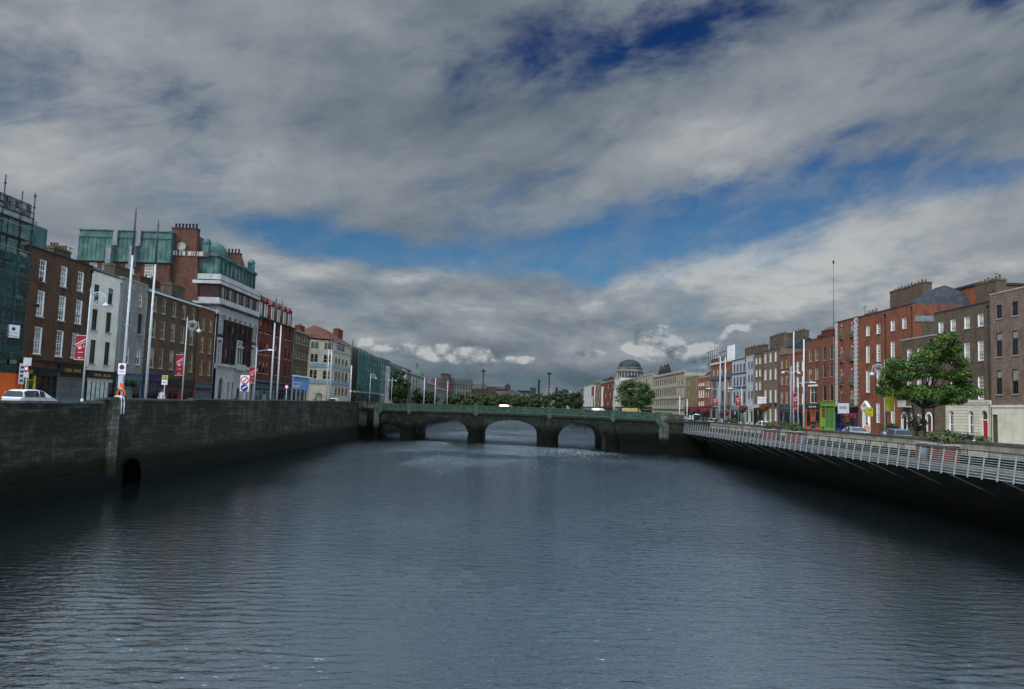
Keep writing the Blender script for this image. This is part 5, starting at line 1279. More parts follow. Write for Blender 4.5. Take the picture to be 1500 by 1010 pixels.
# ================================================================== DISTANCE
M_leaf = {}
def leaf_mat(name, a, b2):
    if name in MT: return MT[name]
    m = bpy.data.materials.new(name); m.use_nodes = True; t = NT(m.node_tree); b = t.n['Principled BSDF']
    v = t.new('ShaderNodeTexCoord').outputs['Object']; n1 = t.noise(v, 1.1, 4, .7)
    t.put(b.inputs['Base Color'], t.mix(t.rng(n1, .35, .65), (*a, 1), (*b2, 1))); b.inputs['Roughness'].default_value = .55; b.inputs['Specular IOR Level'].default_value = .25
    MT[name] = m; return m
LF1 = leaf_mat('maple_leaves', (.010, .028, .006), (.085, .15, .018)); LF2 = leaf_mat('dark_leaves_far', (.014, .028, .010), (.034, .060, .016)); LF3 = leaf_mat('olive_leaves', (.022, .04, .010), (.055, .082, .02))
M_bark = mat('bark', (.05, .042, .032), .95, .35, 6, bump=.6)
def leaves(q, c, r, n, size, rr, flat=.6):
    for _ in range(n):
        while True:
            d = Vector((rr.uniform(-1, 1), rr.uniform(-1, 1), rr.uniform(-1, 1)))
            if .05 < d.length < 1: break
        d *= (.75+.25*rr.random()); p = Vector(c)+Vector((d.x*r, d.y*r, d.z*r*flat)); s_ = size*rr.uniform(.6, 1.3)
        nrm = (d.normalized()*.8+Vector((rr.gauss(0, .5), rr.gauss(0, .5), .6+rr.gauss(0, .4)))).normalized()
        a = nrm.orthogonal().normalized(); ang = rr.uniform(0, 6.28); a = (a*math.cos(ang)+nrm.cross(a)*math.sin(ang)); b2 = nrm.cross(a)
        q.face([p-a*s_, p+b2*s_*.55-a*s_*.1, p+a*s_, p-b2*s_*.55-a*s_*.1])
def tree(name, label, loc, clumps, h_trunk, tr, lm, n, size, seed, group=None, flat=.62, limbs=True):
    """clumps: (x, y, z, r) relative to the foot"""
    rr = random.Random(seed); e = empty(name, loc, 0, label, 'tree', group)
    t = MB(); top = Vector((rr.uniform(-.2, .2), rr.uniform(-.2, .2), h_trunk)); t.tube((0, 0, -.1), (0, 0, .4), tr*1.5, tr, 9, cap=False); t.tube((0, 0, .4), top, tr, tr*.72, 9, cap=False)
    if limbs:
        for (x, y, z, r) in clumps[::max(1, len(clumps)//26)]:
            mid = top*.55+Vector((x, y, z))*.45; mid.z = (top.z+z)/2-.1*abs(x); t.tube(top, mid, tr*.45, tr*.25, 6, cap=False); t.tube(mid, (x, y, z), tr*.25, tr*.07, 5, cap=False)
    t.build('trunk', M_bark, e); q = MB()
    for (x, y, z, r) in clumps: leaves(q, (x, y, z), r, int(n*(r*r)), size, rr, flat)
    q.build('crown', lm, e); return e
def round_crown(w, h, z0, k, r, seed, flat=1.0):
    rr = random.Random(seed); out = []
    while len(out) < k:
        d = Vector((rr.uniform(-1, 1), rr.uniform(-1, 1), rr.uniform(-1, 1)))
        if d.length > 1 or d.length < .35: continue
        out.append((d.x*w/2, d.y*w/2, z0+h/2+d.z*h/2, r*rr.uniform(.7, 1.25)))
    return out

# skyline
M_far1 = mat('far_stone', (.12, .12, .11), .9, .2, .1); M_far2 = mat('far_brown', (.065, .052, .042), .9, .3, .1); M_far3 = mat('far_slate', (.035, .038, .042), .9, .3, .1); M_farw = mat('far_white', (.26, .26, .25), .9, .15, .1); M_farr = mat('far_red', (.10, .04, .03), .9, .3, .1)
def far_bld(name, label, p0, p1, Y, wm, rows, cols, roof='flat', rm=None, cat='building', D=18, pane=None, grp='far skyline buildings'):
    A, B = at_y(p0[0], p0[1], Y), at_y(p1[0], p1[1], Y); W = B.x-A.x; H = (A.z+B.z)/2-ZL
    e = empty(name, (A.x, Y, ZL), 0, label, cat, grp); m = MB(); ops = []
    hh = (H-.8)/rows
    if rows*cols and rows*cols < 90:
        for r_ in range(rows):
            for c in range(cols): x = W*(c+.5)/cols; w_ = W/cols*.42; ops.append((x-w_/2, x+w_/2, .6+hh*r_+hh*.15, .6+hh*r_+hh*.75))
    wall_front(m, W, H, ops, .4); m.face([(0, 0, 0), (0, 0, H), (0, D, H), (0, D, 0)]); m.face([(W, 0, 0), (W, D, 0), (W, D, H), (W, 0, H)]); m.face([(0, 0, H), (W, 0, H), (W, D, H), (0, D, H)]); m.face([(0, D, 0), (0, D, H), (W, D, H), (W, D, 0)])
    m.build('wall', [wm, wm], e)
    for k, o in enumerate(ops):
        if o[2] > H*.35: MB().face([(o[0], .35, o[2]), (o[1], .35, o[2]), (o[1], .35, o[3]), (o[0], .35, o[3])]).build('window', G_dark if k % 3 else G_mid, e)
    if roof == 'pitch':
        rh = min(W, D)*.28; q = MB(); q.prism([(-.4, H), (D+.4, H), (D/2, H+rh)], 'x', -.3, W+.3); q.build('roof', rm or M_far3, e)
    elif roof == 'hip':
        rh = min(W, D)*.3; q = MB(); P, Q = (min(W, D)*.4, D/2, H+rh), (W-min(W, D)*.4, D/2, H+rh); a, b2, c, d = (-.3, -.3, H), (W+.3, -.3, H), (W+.3, D, H), (-.3, D, H)
        q.face([a, b2, Q, P]); q.face([c, d, P, Q]); q.face([d, a, P]); q.face([b2, c, Q]); q.build('roof', rm or M_far3, e)
    else: MB().box(-.3, W+.3, -.3, 1, H-.2, H+.6).build('coping', rm or wm, e)
    return e
LEFTF = LG
def left_block(name, label, pa, pb, m, rows, cols, roof=2.0, D=14, X=-42, style='thin'):
    b = Bld(name, label, 'L', pa, pb, X=X, group=LG, D=D); hh = (b.H-.8)/rows
    for r_ in range(rows):
        for c in range(cols): b.win(b.W*(c+.5)/cols, .9+hh*r_, min(2.6, b.W/cols*.4), hh*.6, style, M_sashd, G_dark, False)
    b.wall(m).cope(M_sill, .7, .5)
    if roof: b.pitch(roof, y0=1)
    return b
R_civ = mat('grey_civic_stone', (.19, .195, .18), .9, .2, .4, streak=.5)
b = left_block('civic_building', 'grey classical stone church front with columns behind the dark tree', (590, 545.5), (621, 553), R_civ, 2, 7, 4)
for k in range(8):
    x = b.W*(k+.02)/7.2+.9; q = MB(); q.tube((x, -.7, .2), (x, -.7, b.H-1.2), .75, .62, 10); q.build('column', R_civ, b.root)
left_block('civic_building', 'grey stone quay building under the far tower', (622, 561), (640, 565.5), R_civ, 3, 6, 2.5); left_block('civic_building', 'low grey stone building farthest along the left quay', (640.5, 570), (656, 573), R_civ, 3, 6, 2)
dc = at_y(610, 553, 420); e = empty('church_dome', (dc.x, 420, ZL), 0, 'green copper church dome rising behind the grey classical front', 'dome'); rd2 = 12.0/F*420; zz = dc.z-ZL; hh_ = at_y(610, 541.5, 420).z-ZL-zz
MB().lathe((0, 0, 0), [(rd2, 0), (rd2, zz-.3), (rd2*1.06, zz-.2), (rd2*1.06, zz)], 32).build('drum', R_civ, e)
MB().lathe((0, 0, 0), [(rd2*math.cos(t*math.pi/24), zz+hh_*math.sin(t*math.pi/24)) for t in range(12)]+[(.5, zz+hh_), (.5, zz+hh_+2), (.05, zz+hh_+4)], 32).build('dome', mat('pale_copper_dome', (.055, .11, .08), .7, .3, .3), e)
far_bld('city_block', 'broad grey brown city block carrying the dark square tower', (632, 561), (690, 566), 620, M_far1, 4, 14, 'pitch'); far_bld('tower_block', 'dark square tower standing on the city block above the left trees', (646, 548.5), (658, 548), 615, M_far2, 8, 3)
far_bld('city_block', 'small block with a flat roof left of the dark square tower', (632, 557), (640, 556.5), 640, M_far3, 5, 3); far_bld('city_block', 'brown slope of offices right of the square tower', (660, 558), (680, 562), 660, M_far2, 5, 6)
far_bld('city_block', 'long brown roofed warehouse in the middle of the skyline', (686, 570), (712, 570), 760, M_far2, 3, 10, 'pitch', M_far2); far_bld('city_block', 'long brown block with flat roof behind the middle lamp post', (702, 566.5), (730, 567.5), 800, M_far2, 4, 12, 'flat', M_far1); far_bld('city_block', 'slate roofed block just left of the church spire', (728, 570), (742, 571), 780, M_far3, 3, 6, 'pitch')
far_bld('city_block', 'cream gabled houses below the church spire', (727, 577), (743, 578), 600, M_farw, 2, 5, 'pitch', M_farr); far_bld('city_block', 'pale stone house with a blue grey roof right of the spire', (745, 573), (753, 573), 690, M_farw, 4, 3, 'pitch'); far_bld('city_block', 'red brick houses low on the skyline', (744, 578), (762, 579), 590, M_farr, 2, 6, 'pitch')
far_bld('brewery_building', 'dark brewery block with tanks left of the tall brick stack', (758, 573), (778, 573.5), 800, M_far3, 4, 8); far_bld('brewery_building', 'tall dark brewery hall beside the brick stack', (777, 569), (785.5, 569.5), 780, M_far3, 6, 3); far_bld('city_block', 'pale low building below the brewery block', (760, 579), (776, 579.5), 620, M_farw, 2, 5, 'flat')
far_bld('tower_block', 'pale residential tower with a grid of windows right of the tall stack', (800.5, 566), (811, 566.5), 820, M_farw, 9, 4)
sp = at_y(743.5, 573, 720); e = empty('church_spire', (sp.x, 720, ZL), 0, 'small dark church tower with a pointed top in the middle of the skyline', 'church', None); zt = sp.z-ZL
MB().box(-2.6, 2.6, -2.6, 2.6, 0, at_y(743.5, 565, 720).z-ZL).build('tower', M_far3, e); q = MB()
for dx_ in (-2.2, 2.2):
    for dy_ in (-2.2, 2.2): q.tube((dx_, dy_, at_y(743.5, 565.4, 720).z-ZL), (dx_, dy_, at_y(743.5, 562, 720).z-ZL), .5, .05, 4)
q.tube((0, 0, at_y(743.5, 565.4, 720).z-ZL), (0, 0, at_y(743.5, 560.5, 720).z-ZL), 1.6, .1, 6); q.build('pinnacles', M_far3, e)
for p_, yt, yb, Y, w_, lab in ((789.6, 556, 583, 860, 1.35, 'tall dark brick factory stack on the skyline'), (815.6, 567.5, 583, 900, 1.5, 'short stout dark chimney stack right of the pale tower')):
    a = at_y(p_, yt, Y); e = empty('factory_stack', (a.x, Y, ZL), 0, lab, 'chimney'); r_ = w_/F*Y; H_ = a.z-ZL
    MB().lathe((0, 0, 0), [(r_*1.25, 0), (r_, H_-2), (r_*1.12, H_-1.9), (r_*1.12, H_-.4), (r_*.9, H_), (.01, H_)], 16).build('shaft', M_far3, e)
# trees along the far banks
rr = random.Random(3); k = 0
TG = 'trees beyond the bridge'
spec = []
for px_ in range(658, 812, 7): spec.append((px_+rr.uniform(-2, 2), rr.uniform(575, 580), 528 if px_ > 700 else 430, 'o'))
spec += [(817, 573.5, 400, 'd'), (823, 570, 400, 'd'), (830, 573, 380, 'd'), (838, 574, 380, 'd'), (846, 575, 400, 'd'), (575, 545, 300, 'd'), (582, 541.5, 300, 'd'), (588, 552, 300, 'd'), (612, 571, 290, 'd'), (626, 572, 330, 'd'), (634, 575, 350, 'd')]
names_ = {'o': 'rounded olive green tree in the far riverside row', 'd': 'dense dark green tree beyond the bridge'}
for px_, py_, Y, kind in spec:
    a = at_y(px_, py_, Y); h = a.z-ZL; w_ = (14 if kind == 'o' else (24 if px_ < 592 else 16))/F*Y*rr.uniform(.85, 1.1)
    lab = ('olive riverside tree rising beyond the bridge' if kind == 'o' else 'dark dense tree beyond the bridge')
    x_ = a.x
    if px_ < 660 and px_ > 600: lab = 'dark tree among the flag poles left of the bridge middle'
    e = tree('riverside_tree', lab, (x_, Y, ZL), round_crown(w_, h*.88, h*.1, 22 if px_ > 592 else 60, w_*.25, int(px_*7), 1), h*.35, .22, LF3 if kind == 'o' else LF2, 60 if kind == 'o' else 95, .42, int(px_), TG, .85, limbs=False)
    k += 1
# number the row of look-alikes through what stands behind or beside them
row_ = [o for o in scn.objects if o.type == 'EMPTY' and o.name.startswith('riverside_tree')]
row_.sort(key=lambda o: o.location.x/o.location.y)
ordn = ['first', 'second', 'third', 'fourth', 'fifth', 'sixth', 'seventh', 'eighth', 'ninth', 'tenth', 'eleventh', 'twelfth', 'thirteenth', 'fourteenth', 'fifteenth', 'sixteenth', 'seventeenth', 'eighteenth', 'nineteenth', 'twentieth', 'twenty first', 'twenty second', 'twenty third', 'twenty fourth', 'twenty fifth', 'twenty sixth', 'twenty seventh', 'twenty eighth', 'twenty ninth', 'thirtieth', 'thirty first', 'thirty second', 'thirty third', 'thirty fourth', 'thirty fifth']
for i, o in enumerate(row_): o['label'] = o['label']+', %s from the left' % ordn[i]
# green tree at the right end of the bridge
a = at_y(931, 556, 200); h = a.z-5.2
tree('round_tree', 'round leafy green tree standing behind the right end of the bridge', (a.x, 200, 4.4), round_crown(8.6, h*.92, 1.4, 70, 1.35, 11), 2.4, .22, leaf_mat('deep_green_leaves', (.012, .032, .008), (.050, .095, .016)), 80, .2, 5, None, .75)
# the big tree before the Georgian houses
cl = []; rr = random.Random(12); Yt = 70.5; ft = at_y(1356, 640, Yt); foot = Vector((ft.x, Yt, ZR))
for (px_, py_, n_) in ((1388, 496, 1), (1375, 505, 2), (1398, 510, 2), (1362, 515, 2), (1385, 522, 3), (1405, 530, 2), (1345, 525, 2), (1330, 535, 2), (1365, 532, 3), (1312, 533, 1), (1305, 545, 2), (1325, 550, 3), (1350, 548, 3), (1375, 548, 3), (1398, 550, 2), (1410, 548, 1), (1412, 563, 2), (1298, 560, 1), (1310, 565, 2), (1330, 570, 2), (1350, 572, 3), (1372, 572, 3), (1395, 572, 3), (1412, 576, 1), (1425, 573, 1), (1293, 572, 1), (1320, 580, 1), (1385, 584, 2), (1402, 584, 1), (1365, 583, 1), (1340, 582, 1)):
    for j in range(n_+5):
        yy = rr.uniform(-3.4, 3.4)*(1-abs(px_-1356)/110); p = at_y(px_+rr.uniform(-5, 5), py_+rr.uniform(-3, 3), Yt+yy); cl.append((p.x-foot.x, p.y-foot.y, p.z-foot.z, rr.uniform(.62, 1.0)))
e = tree('maple_tree', 'large spreading green maple on the quay before the brown Georgian house', tuple(foot), cl, 3.3, .15, LF1, 290, .10, 8, None, .6)
q = MB(); q.tube((-.5, .4, -.1), (-1.0, .2, 3.6), .09, .06, 7); q.build('second_stem', M_bark, e)
cl = [(rr.uniform(-.9, .9), rr.uniform(-.7, .7), 1.4+rr.uniform(0, 1.3), .42) for _ in range(14)]
f2 = at_y(1345, 632, 76); tree('small_tree', 'small dark leaved tree below the big maple', (f2.x, 76, ZR), cl, 1.2, .06, leaf_mat('bronze_leaves', (.02, .03, .012), (.05, .06, .02)), 420, .09, 4, None, .8)
f2 = at_y(1312, 620, 84); tree('garden_shrub', 'green and russet shrub in the railed area beside the red brick house', (f2.x+3, 92, ZR), [(rr.uniform(-1, 1), rr.uniform(-.7, .7), .5+rr.uniform(0, 1.4), .5) for _ in range(12)], .4, .05, LF3, 300, .1, 5, None, .8)

# ================================================================== STREET FURNITURE
M_pole = mat('white_pole_paint', (.46, .50, .52), .45, .12, 2, streak=.2); M_tip = mat('dark_pole_tip', (.03, .035, .045), .5, .2, 3); M_ban = mat('crimson_banner', (.25, .008, .018), .6, .15, 1.5); M_cone = mat('cone_orange', (.75, .12, .02), .5, .1, 3)
def tall_pole(px_, pt, X, label, r=.14, tipf=.76, zg=ZL):
    base = at_x(px_, 585, X); Y = base.y
    # the pole rises plumb from its foot; its top height comes from the photograph
    lo, hi = 0.0, 40.0
    top = at_y(750+(px_-750)*.97, pt, Y).z-zg
    e = empty('lighting_mast', (X, Y, zg), 0, label, 'pole', 'tall white masts on the quays')
    m = MB(); m.tube((0, 0, 0), (0, 0, top*tipf), r, r*.62, 10); m.tube((0, 0, 0), (0, 0, .5), r*1.5, r*1.5, 10); m.box(-r*1.02, r*1.02, -r*1.02, r*1.02, top*.42, top*.42+.06); m.build('shaft', M_pole, e)
    m = MB(); m.tube((0, 0, top*tipf), (0, 0, top-.5), r*.7, r*.55, 10); m.tube((0, 0, top-.5), (0, 0, top), r*.3, .01, 8); m.build('tip', M_tip, e); return e
tall_pole(178, 302, -30, 'nearest tall white mast on the left quay, with the no stopping sign', .125)
tall_pole(213, 320, -30, 'tall white mast just right of the one with the no stopping sign', .125)
tall_pole(396, 433, -30, 'left one of the pair of white masts before the red dormered block', .125); tall_pole(405.5, 438, -30, 'right one of the pair of white masts before the red dormered block', .125)
tall_pole(478, 484, -30, 'left one of the thin masts before the cream corner building', .12); tall_pole(482.5, 486, -30, 'right one of the thin masts before the cream corner building', .12)
tall_pole(512.5, 496, -30, 'blue topped mast at the left end of the bridge', .17, .62)
tall_pole(1162.5, 480, 33, 'left one of the two tall poles before the dark teal shop', .11, .97, ZR); tall_pole(1177.5, 481, 33, 'right one of the two tall poles, beside the orange shopfront', .13, .9, ZR)
tall_pole(1054.5, 518, 33, 'left one of the thin masts before the ornate commercial front', .12, .97, ZR); tall_pole(1062, 519, 33, 'right one of the thin masts before the ornate commercial front', .12, .97, ZR)
for px_, pt, X, zg, lab in ((621, 552, -30, ZL, 'first'), (637, 553, -30, ZL, 'second'), (655, 557, -30, ZL, 'third')):
    e = tall_pole(px_, pt, X, 'far mast with pink red flag beyond the bridge, %s from the left' % lab, .2, .98, zg)
    h = at_y(px_, pt, e.location.y).z-zg; MB().box(.1, .85, -.03, .03, h*.66, h*.97).build('flag', mat('pink_flag', (.20, .025, .045), .7, .2, .5), e)
for px_, pt, X, lab in ((835.5, 572, 33, 'left'), (871, 563, 33, 'right')):
    e = tall_pole(px_, pt, X, 'far mast with red flag on the right bank, %s one of two' % lab, .2, .98, ZR)
    h = at_y(px_, pt, e.location.y).z-ZR; MB().box(-1.3, -.1, -.03, .03, h*.62, h*.92).build('flag', MT['pink_flag'], e)
def banner(root, x0, x1, z0, z1, m=None, marks=True, y=0.0):
    o = MB().box(x0, x1, y-.012, y+.012, z0, z1).build('banner', m or M_ban, root)
    f = MB().box(x0-.05, x1+.05, y-.03, y+.03, z1, z1+.05).box(x0-.05, x1+.05, y-.03, y+.03, z0-.05, z0).build('banner_arm', M_steel, root)
    if marks:
        w_ = x1-x0; h = z1-z0; q = MB(); zc = z0+h*.62
        for k, t_ in ((0, .05), (.16, .028)):
            q.face([(x0+w_*.05, y-.016, zc-k), (x1-w_*.05, y-.016, zc+w_*.55-k), (x1-w_*.05, y-.016, zc+w_*.55+t_-k), (x0+w_*.05, y-.016, zc+t_-k)])
        q.build('stripe', M_signw, o); s2 = strokes(o, w_*.75, w_*.24, 4, M_signw, ((x0+x1)/2+.02, y-.02, zc-.18)); s2.rotation_euler.y = -.35
        strokes(o, w_*.6, w_*.07, 8, M_signw, ((x0+x1)/2, y-.02, z0+h*.3)); strokes(o, w_*.5, w_*.13, 4, M_signw, ((x0+x1)/2, y-.02, z0+h*.07))
    return o
def scroll_lamp(px_, pt, X, label, side=1, ban=None, zg=ZL, kind='scroll', banc=None, marks=True):
    Y = at_x(px_, 590, X).y; top = at_y(750+(px_-750)*.985, pt, Y).z-zg
    e = empty('street_lamp', (X, Y, zg), 0, label, 'street lamp', 'street lamps along the quays')
    m = MB(); m.tube((0, 0, 0), (0, 0, 1.1), .12, .10, 10); m.tube((0, 0, 1.1), (0, 0, top), .075, .045, 8); m.lathe((0, 0, top), [(.045, 0), (.09, .08), (.03, .25), (0, .5)], 8)
    m.build('post', M_pole, e); s = side
    if kind == 'scroll':
        q = MB(); c = Vector((s*.5, 0, top-.45)); n = 18
        for rad in (.42, .28): q.path([c+Vector((rad*math.cos(2*math.pi*i/n), 0, rad*math.sin(2*math.pi*i/n))) for i in range(n+1)], .022, 5)
        for i in range(6): a_ = 2*math.pi*i/6; q.tube(c+Vector((.1*math.cos(a_), 0, .1*math.sin(a_))), c+Vector((.42*math.cos(a_), 0, .42*math.sin(a_))), .012, n=4)
        q.path([(0, 0, top-.1), (s*.6, 0, top+.03), (s*1.0, 0, top-.15), (s*1.12, 0, top-.55), (s*1.12, 0, top-.7)], .025, 6); q.build('scroll_bracket', M_pole, e)
        q = MB(); q.lathe((s*1.12, 0, top-1.1), [(.0, 0), (.12, .03), (.15, .1), (.26, .13), (.23, .19), (.11, .31), (.04, .4), (0, .42)], 12); q.build('lamp_head', M_pole, e)
    elif kind == 'arm':
        q = MB(); q.path([(0, 0, top-.15), (s*1.0, 0, top+.02), (s*1.5, 0, top+.04)], .03, 6); q.build('arm', M_pole, e); q = MB(); q.prism([(s*1.3, top-.02), (s*2.0, top+.0), (s*2.05, top+.08), (s*1.4, top+.15)], 'y', -.14, .14); q.build('lamp_head', M_signw, e)
    else:
        q = MB()
        for s_ in (-1, 1): q.path([(0, 0, top-.6), (s_*.5, 0, top-.3), (s_*.9, 0, top-.45)], .03, 6); q.lathe((s_*.95, 0, top-.65), [(0, 0), (.24, .06), (.26, .14), (.06, .3), (0, .3)], 10)
        q.build('lamp_head', M_pole, e)
    if ban: banner(e, ban[0], ban[1], ban[2], ban[3], banc, marks)
    return e
scroll_lamp(120, 428, -30, 'near scroll lamp with a red banner before the cream house', 1, (-.76, -.06, 3.85, 5.5))
scroll_lamp(266, 470, -30, 'scroll lamp with a red banner before the long brown terrace', 1, (-.76, -.06, 3.4, 5.25))
scroll_lamp(371.5, 513, -30, 'arm lamp with a red banner before the hotel', 1, (-.68, -.06, 3.3, 5.1), ZL, 'arm')
scroll_lamp(541, 548, -30, 'small lamp with a round globe before the bright green net', 1, None, ZL, 'scroll')
scroll_lamp(573, 555, -30, 'white double lamp before the pale apartment building', 1, None, ZL, 'double')
scroll_lamp(1158.5, 540, 33.5, 'double armed lamp between the teal and red houses', -1, None, ZR, 'double'); 
scroll_lamp(1296, 534, 33.5, 'scroll lamp with a plain yellow banner left of the big maple', -1, (.06, .82, 3.0, 4.75), ZR, 'scroll', mat('yellow_banner', (.42, .42, .02), .6, .1, 1), False)
for px_, pt, lab in ((1052, 570, 'ornate commercial front'), (1086, 570, 'pale blue house')): scroll_lamp(px_, pt, 33.5, 'lamp with a red banner before the %s' % lab, -1, (-.84, -.06, 3.4, 5.0), ZR, 'arm')
e = scroll_lamp(1169, 560, 33.0, 'short post with a red banner behind the flower basket', 1, (-.55, -.06, 3.1, 4.9), ZR, 'arm')
def roundsign(r, x, z, rad, m1, m2, y=-.05, slash=False):
    q = MB(); q.prism([(x+rad*math.cos(t*math.pi/10), z+rad*math.sin(t*math.pi/10)) for t in range(20)], 'y', y-.02, y); o = q.build('disc', m1, r)
    q = MB(); q.prism([(x+rad*.72*math.cos(t*math.pi/10), z+rad*.72*math.sin(t*math.pi/10)) for t in range(20)], 'y', y-.026, y-.0205); q.build('disc_face', m2, o)
    if slash: 
        for a_ in (45, 135): 
            q = MB(); d = rad*.68; c_, s_ = math.cos(R(a_)), math.sin(R(a_)); w_ = rad*.12; q.face([(x-d*c_-w_*s_, y-.03, z-d*s_+w_*c_), (x-d*c_+w_*s_, y-.03, z-d*s_-w_*c_), (x+d*c_+w_*s_, y-.03, z+d*s_-w_*c_), (x+d*c_-w_*s_, y-.03, z+d*s_+w_*c_)]); q.build('bar', m1, o)
pS = at_x(180, 549, -30.0)
e = empty('no_stopping_sign', (pS.x, pS.y-.2, pS.z), R(0), 'white no stopping sign with a crossed red ring on the nearest mast', 'sign')
MB().box(-.29, .29, -.03, 0, 0, .85).build('board', M_signw, e); roundsign(e, 0, .56, .19, M_redp, M_blup, -.032, True); strokes(e, .36, .07, 6, M_mark, (0, -.04, .2)); MB().box(-.22, .14, -.03, 0, -1.1, -.05).build('lower_plate', M_pole, e)
pS = at_x(181, 575, -29.6); e = empty('life_ring_box', (pS.x, pS.y-.3, ZL), 0, 'orange and yellow life ring on a post below the no stopping sign', 'life ring')
q = MB(); n = 16
for i in range(n): a0, a1 = 2*math.pi*i/n, 2*math.pi*(i+1)/n; q.tube((.3*math.cos(a0), -.05, 1.55+.3*math.sin(a0)), (.3*math.cos(a1), -.05, 1.55+.3*math.sin(a1)), .07, n=6)
q.build('ring', M_cone, e); MB().tube((0, .05, 0), (0, .05, 2.4), .05).build('post', M_pole, e); MB().box(-.15, .15, -.06, .02, 2.05, 2.35).build('plate', M_cone, e)
def board_sign(name, label, px_, py_, X, w, h, m, zg=ZL, marks=None):
    p = at_x(px_, py_, X); e = empty(name, (X, p.y, zg), 0, label, 'sign'); z = p.z-zg
    MB().box(-w/2, w/2, -.04, 0, z, z+h).build('board', m, e); MB().tube((0, .04, 0), (0, .04, z+h), .045).build('post', M_pole, e)
    if marks: marks(e, z)
    return e
def bus(e, z): MB().box(-.24, .24, -.05, -.04, z+.42, z+.8).build('route_panel', mat('bus_sign_yellow', (.42, .44, .07), .5, .1, 2), e); roundsign(e, 0, z+.61, .12, M_mark, MT['bus_sign_yellow'], -.052); strokes(e, .34, .06, 6, M_mark, (0, -.06, z+.22))
board_sign('bus_stop_sign', 'yellow and white bus stop sign before the navy shopfront', 241, 564, -30.4, .5, .82, M_signw, ZL, bus)
p = at_x(357.5, 577, -30); e = empty('road_sign', (-30, p.y, ZL), 0, 'pair of round road signs, red ringed over blue, before the hotel', 'sign')
MB().tube((0, .03, 0), (0, .03, 3.3), .045).build('post', M_pole, e); z = at_x(357.5, 557, -30).z-ZL; MB().box(-.5, .5, -.02, 0, z-1.25, z+.55).build('backboard', M_signw, e); roundsign(e, 0, z, .45, M_signred, M_signw, -.05); roundsign(e, 0, z-.85, .4, M_blup, M_blup, -.05)
q = MB(); q.face([(-.25, -.08, z-.95), (-.17, -.08, z-1.03), (.25, -.08, z-.72), (.2, -.08, z-.62)]); q.build('arrow', M_signw, e); q = MB(); q.face([(-.2, -.085, z-.2), (-.1, -.085, z-.25), (.25, -.085, z+.15), (.15, -.085, z+.22)]); q.build('arrow', M_mark, e)
for px_, py_, X, lab in ((420, 567, -30, 'round red ringed road sign before the blue site boards'), (513.5, 573, -29.6, 'small round red sign on a post at the left end of the bridge')):
    p = at_x(px_, py_, X); e = empty('road_sign', (X, p.y, ZL), 0, lab, 'sign'); MB().tube((0, .03, 0), (0, .03, p.z-ZL), .05).build('post', M_pole, e); roundsign(e, 0, p.z-ZL, (.27 if px_ < 500 else .3), M_signred, M_signw, -.04)
# small signs by the hoarding
def cp(e, z): roundsign(e, 0, z-.22, .16, M_signred, M_signw, -.06); MB().box(-.2, .2, -.05, -.03, z-.9, z-.5).build('plate', M_pole, e)
board_sign('parking_sign', 'stack of small white parking signs beside the orange hoarding', 40, 536, -36.5, .6, .6, M_pole, ZL, cp)
# blue site boards
p = at_x(428, 575, -38.5); p2 = at_x(452, 575, -38.5); e = empty('site_boards', (-38.5, p.y, ZL), R(90), 'blue and white site boards and canopy before the grey brown house', 'hoarding'); Wb = p2.y-p.y
M_sky = mat('bright_blue_board', (.05, .20, .55), .5, .45, .5, col2=(.30, .45, .65)); zt = at_x(440, 553, -38.5).z-ZL; zb2 = at_x(440, 571, -38.5).z-ZL
MB().box(0, Wb, 0, .15, zb2, zt).build('board', M_sky, e); MB().box(0, Wb+1, -.3, .2, zt, zt+.25).build('canopy', M_signw, e); MB().box(.3, Wb*.38, -.03, -.001, zb2+.4, zt-.9).build('notice', M_signw, e)
for x in (.1, Wb*.25, Wb*.5, Wb*.75, Wb-.1): MB().box(x-.12, x+.12, 0, .12, 0, zb2).build('post', M_pole, e)
strokes(e, Wb*.3, .5, 6, M_blup, (Wb*.2, -.05, (zb2+zt)/2-.2))
# bridge lamps
for px_, pt, lab in ((597.5, 541, 'left'), (706.5, 541, 'middle'), (803, 545, 'right')):
    k_ = (px_-750)/F; Y = 140/(1+.35*k_)+.8; X = k_*Y; top = at_y(px_, pt, Y).z; z0 = 5.35
    e = empty('bridge_lamp', (X, Y, z0), R(-19), 'tall black lamp standard on the bridge parapet, the %s one of three' % lab, 'street lamp', 'lamp standards on the bridge'); H_ = top-z0
    m = MB(); m.lathe((0, 0, 0), [(.28, 0), (.28, 1.2), (.16, 1.4), (.12, 2.4), (.10, H_-.7), (.05, H_-.5)], 10); m.build('post', M_iron, e)
    m = MB(); m.lathe((0, 0, H_-.55), [(.05, 0), (.28, .1), (.34, .3), (.2, .42), (.05, .55)], 10); m.path([(-.42, 0, H_-.4), (0, 0, H_-.15), (.42, 0, H_-.4)], .04, 5); m.build('lamp_head', M_iron, e)

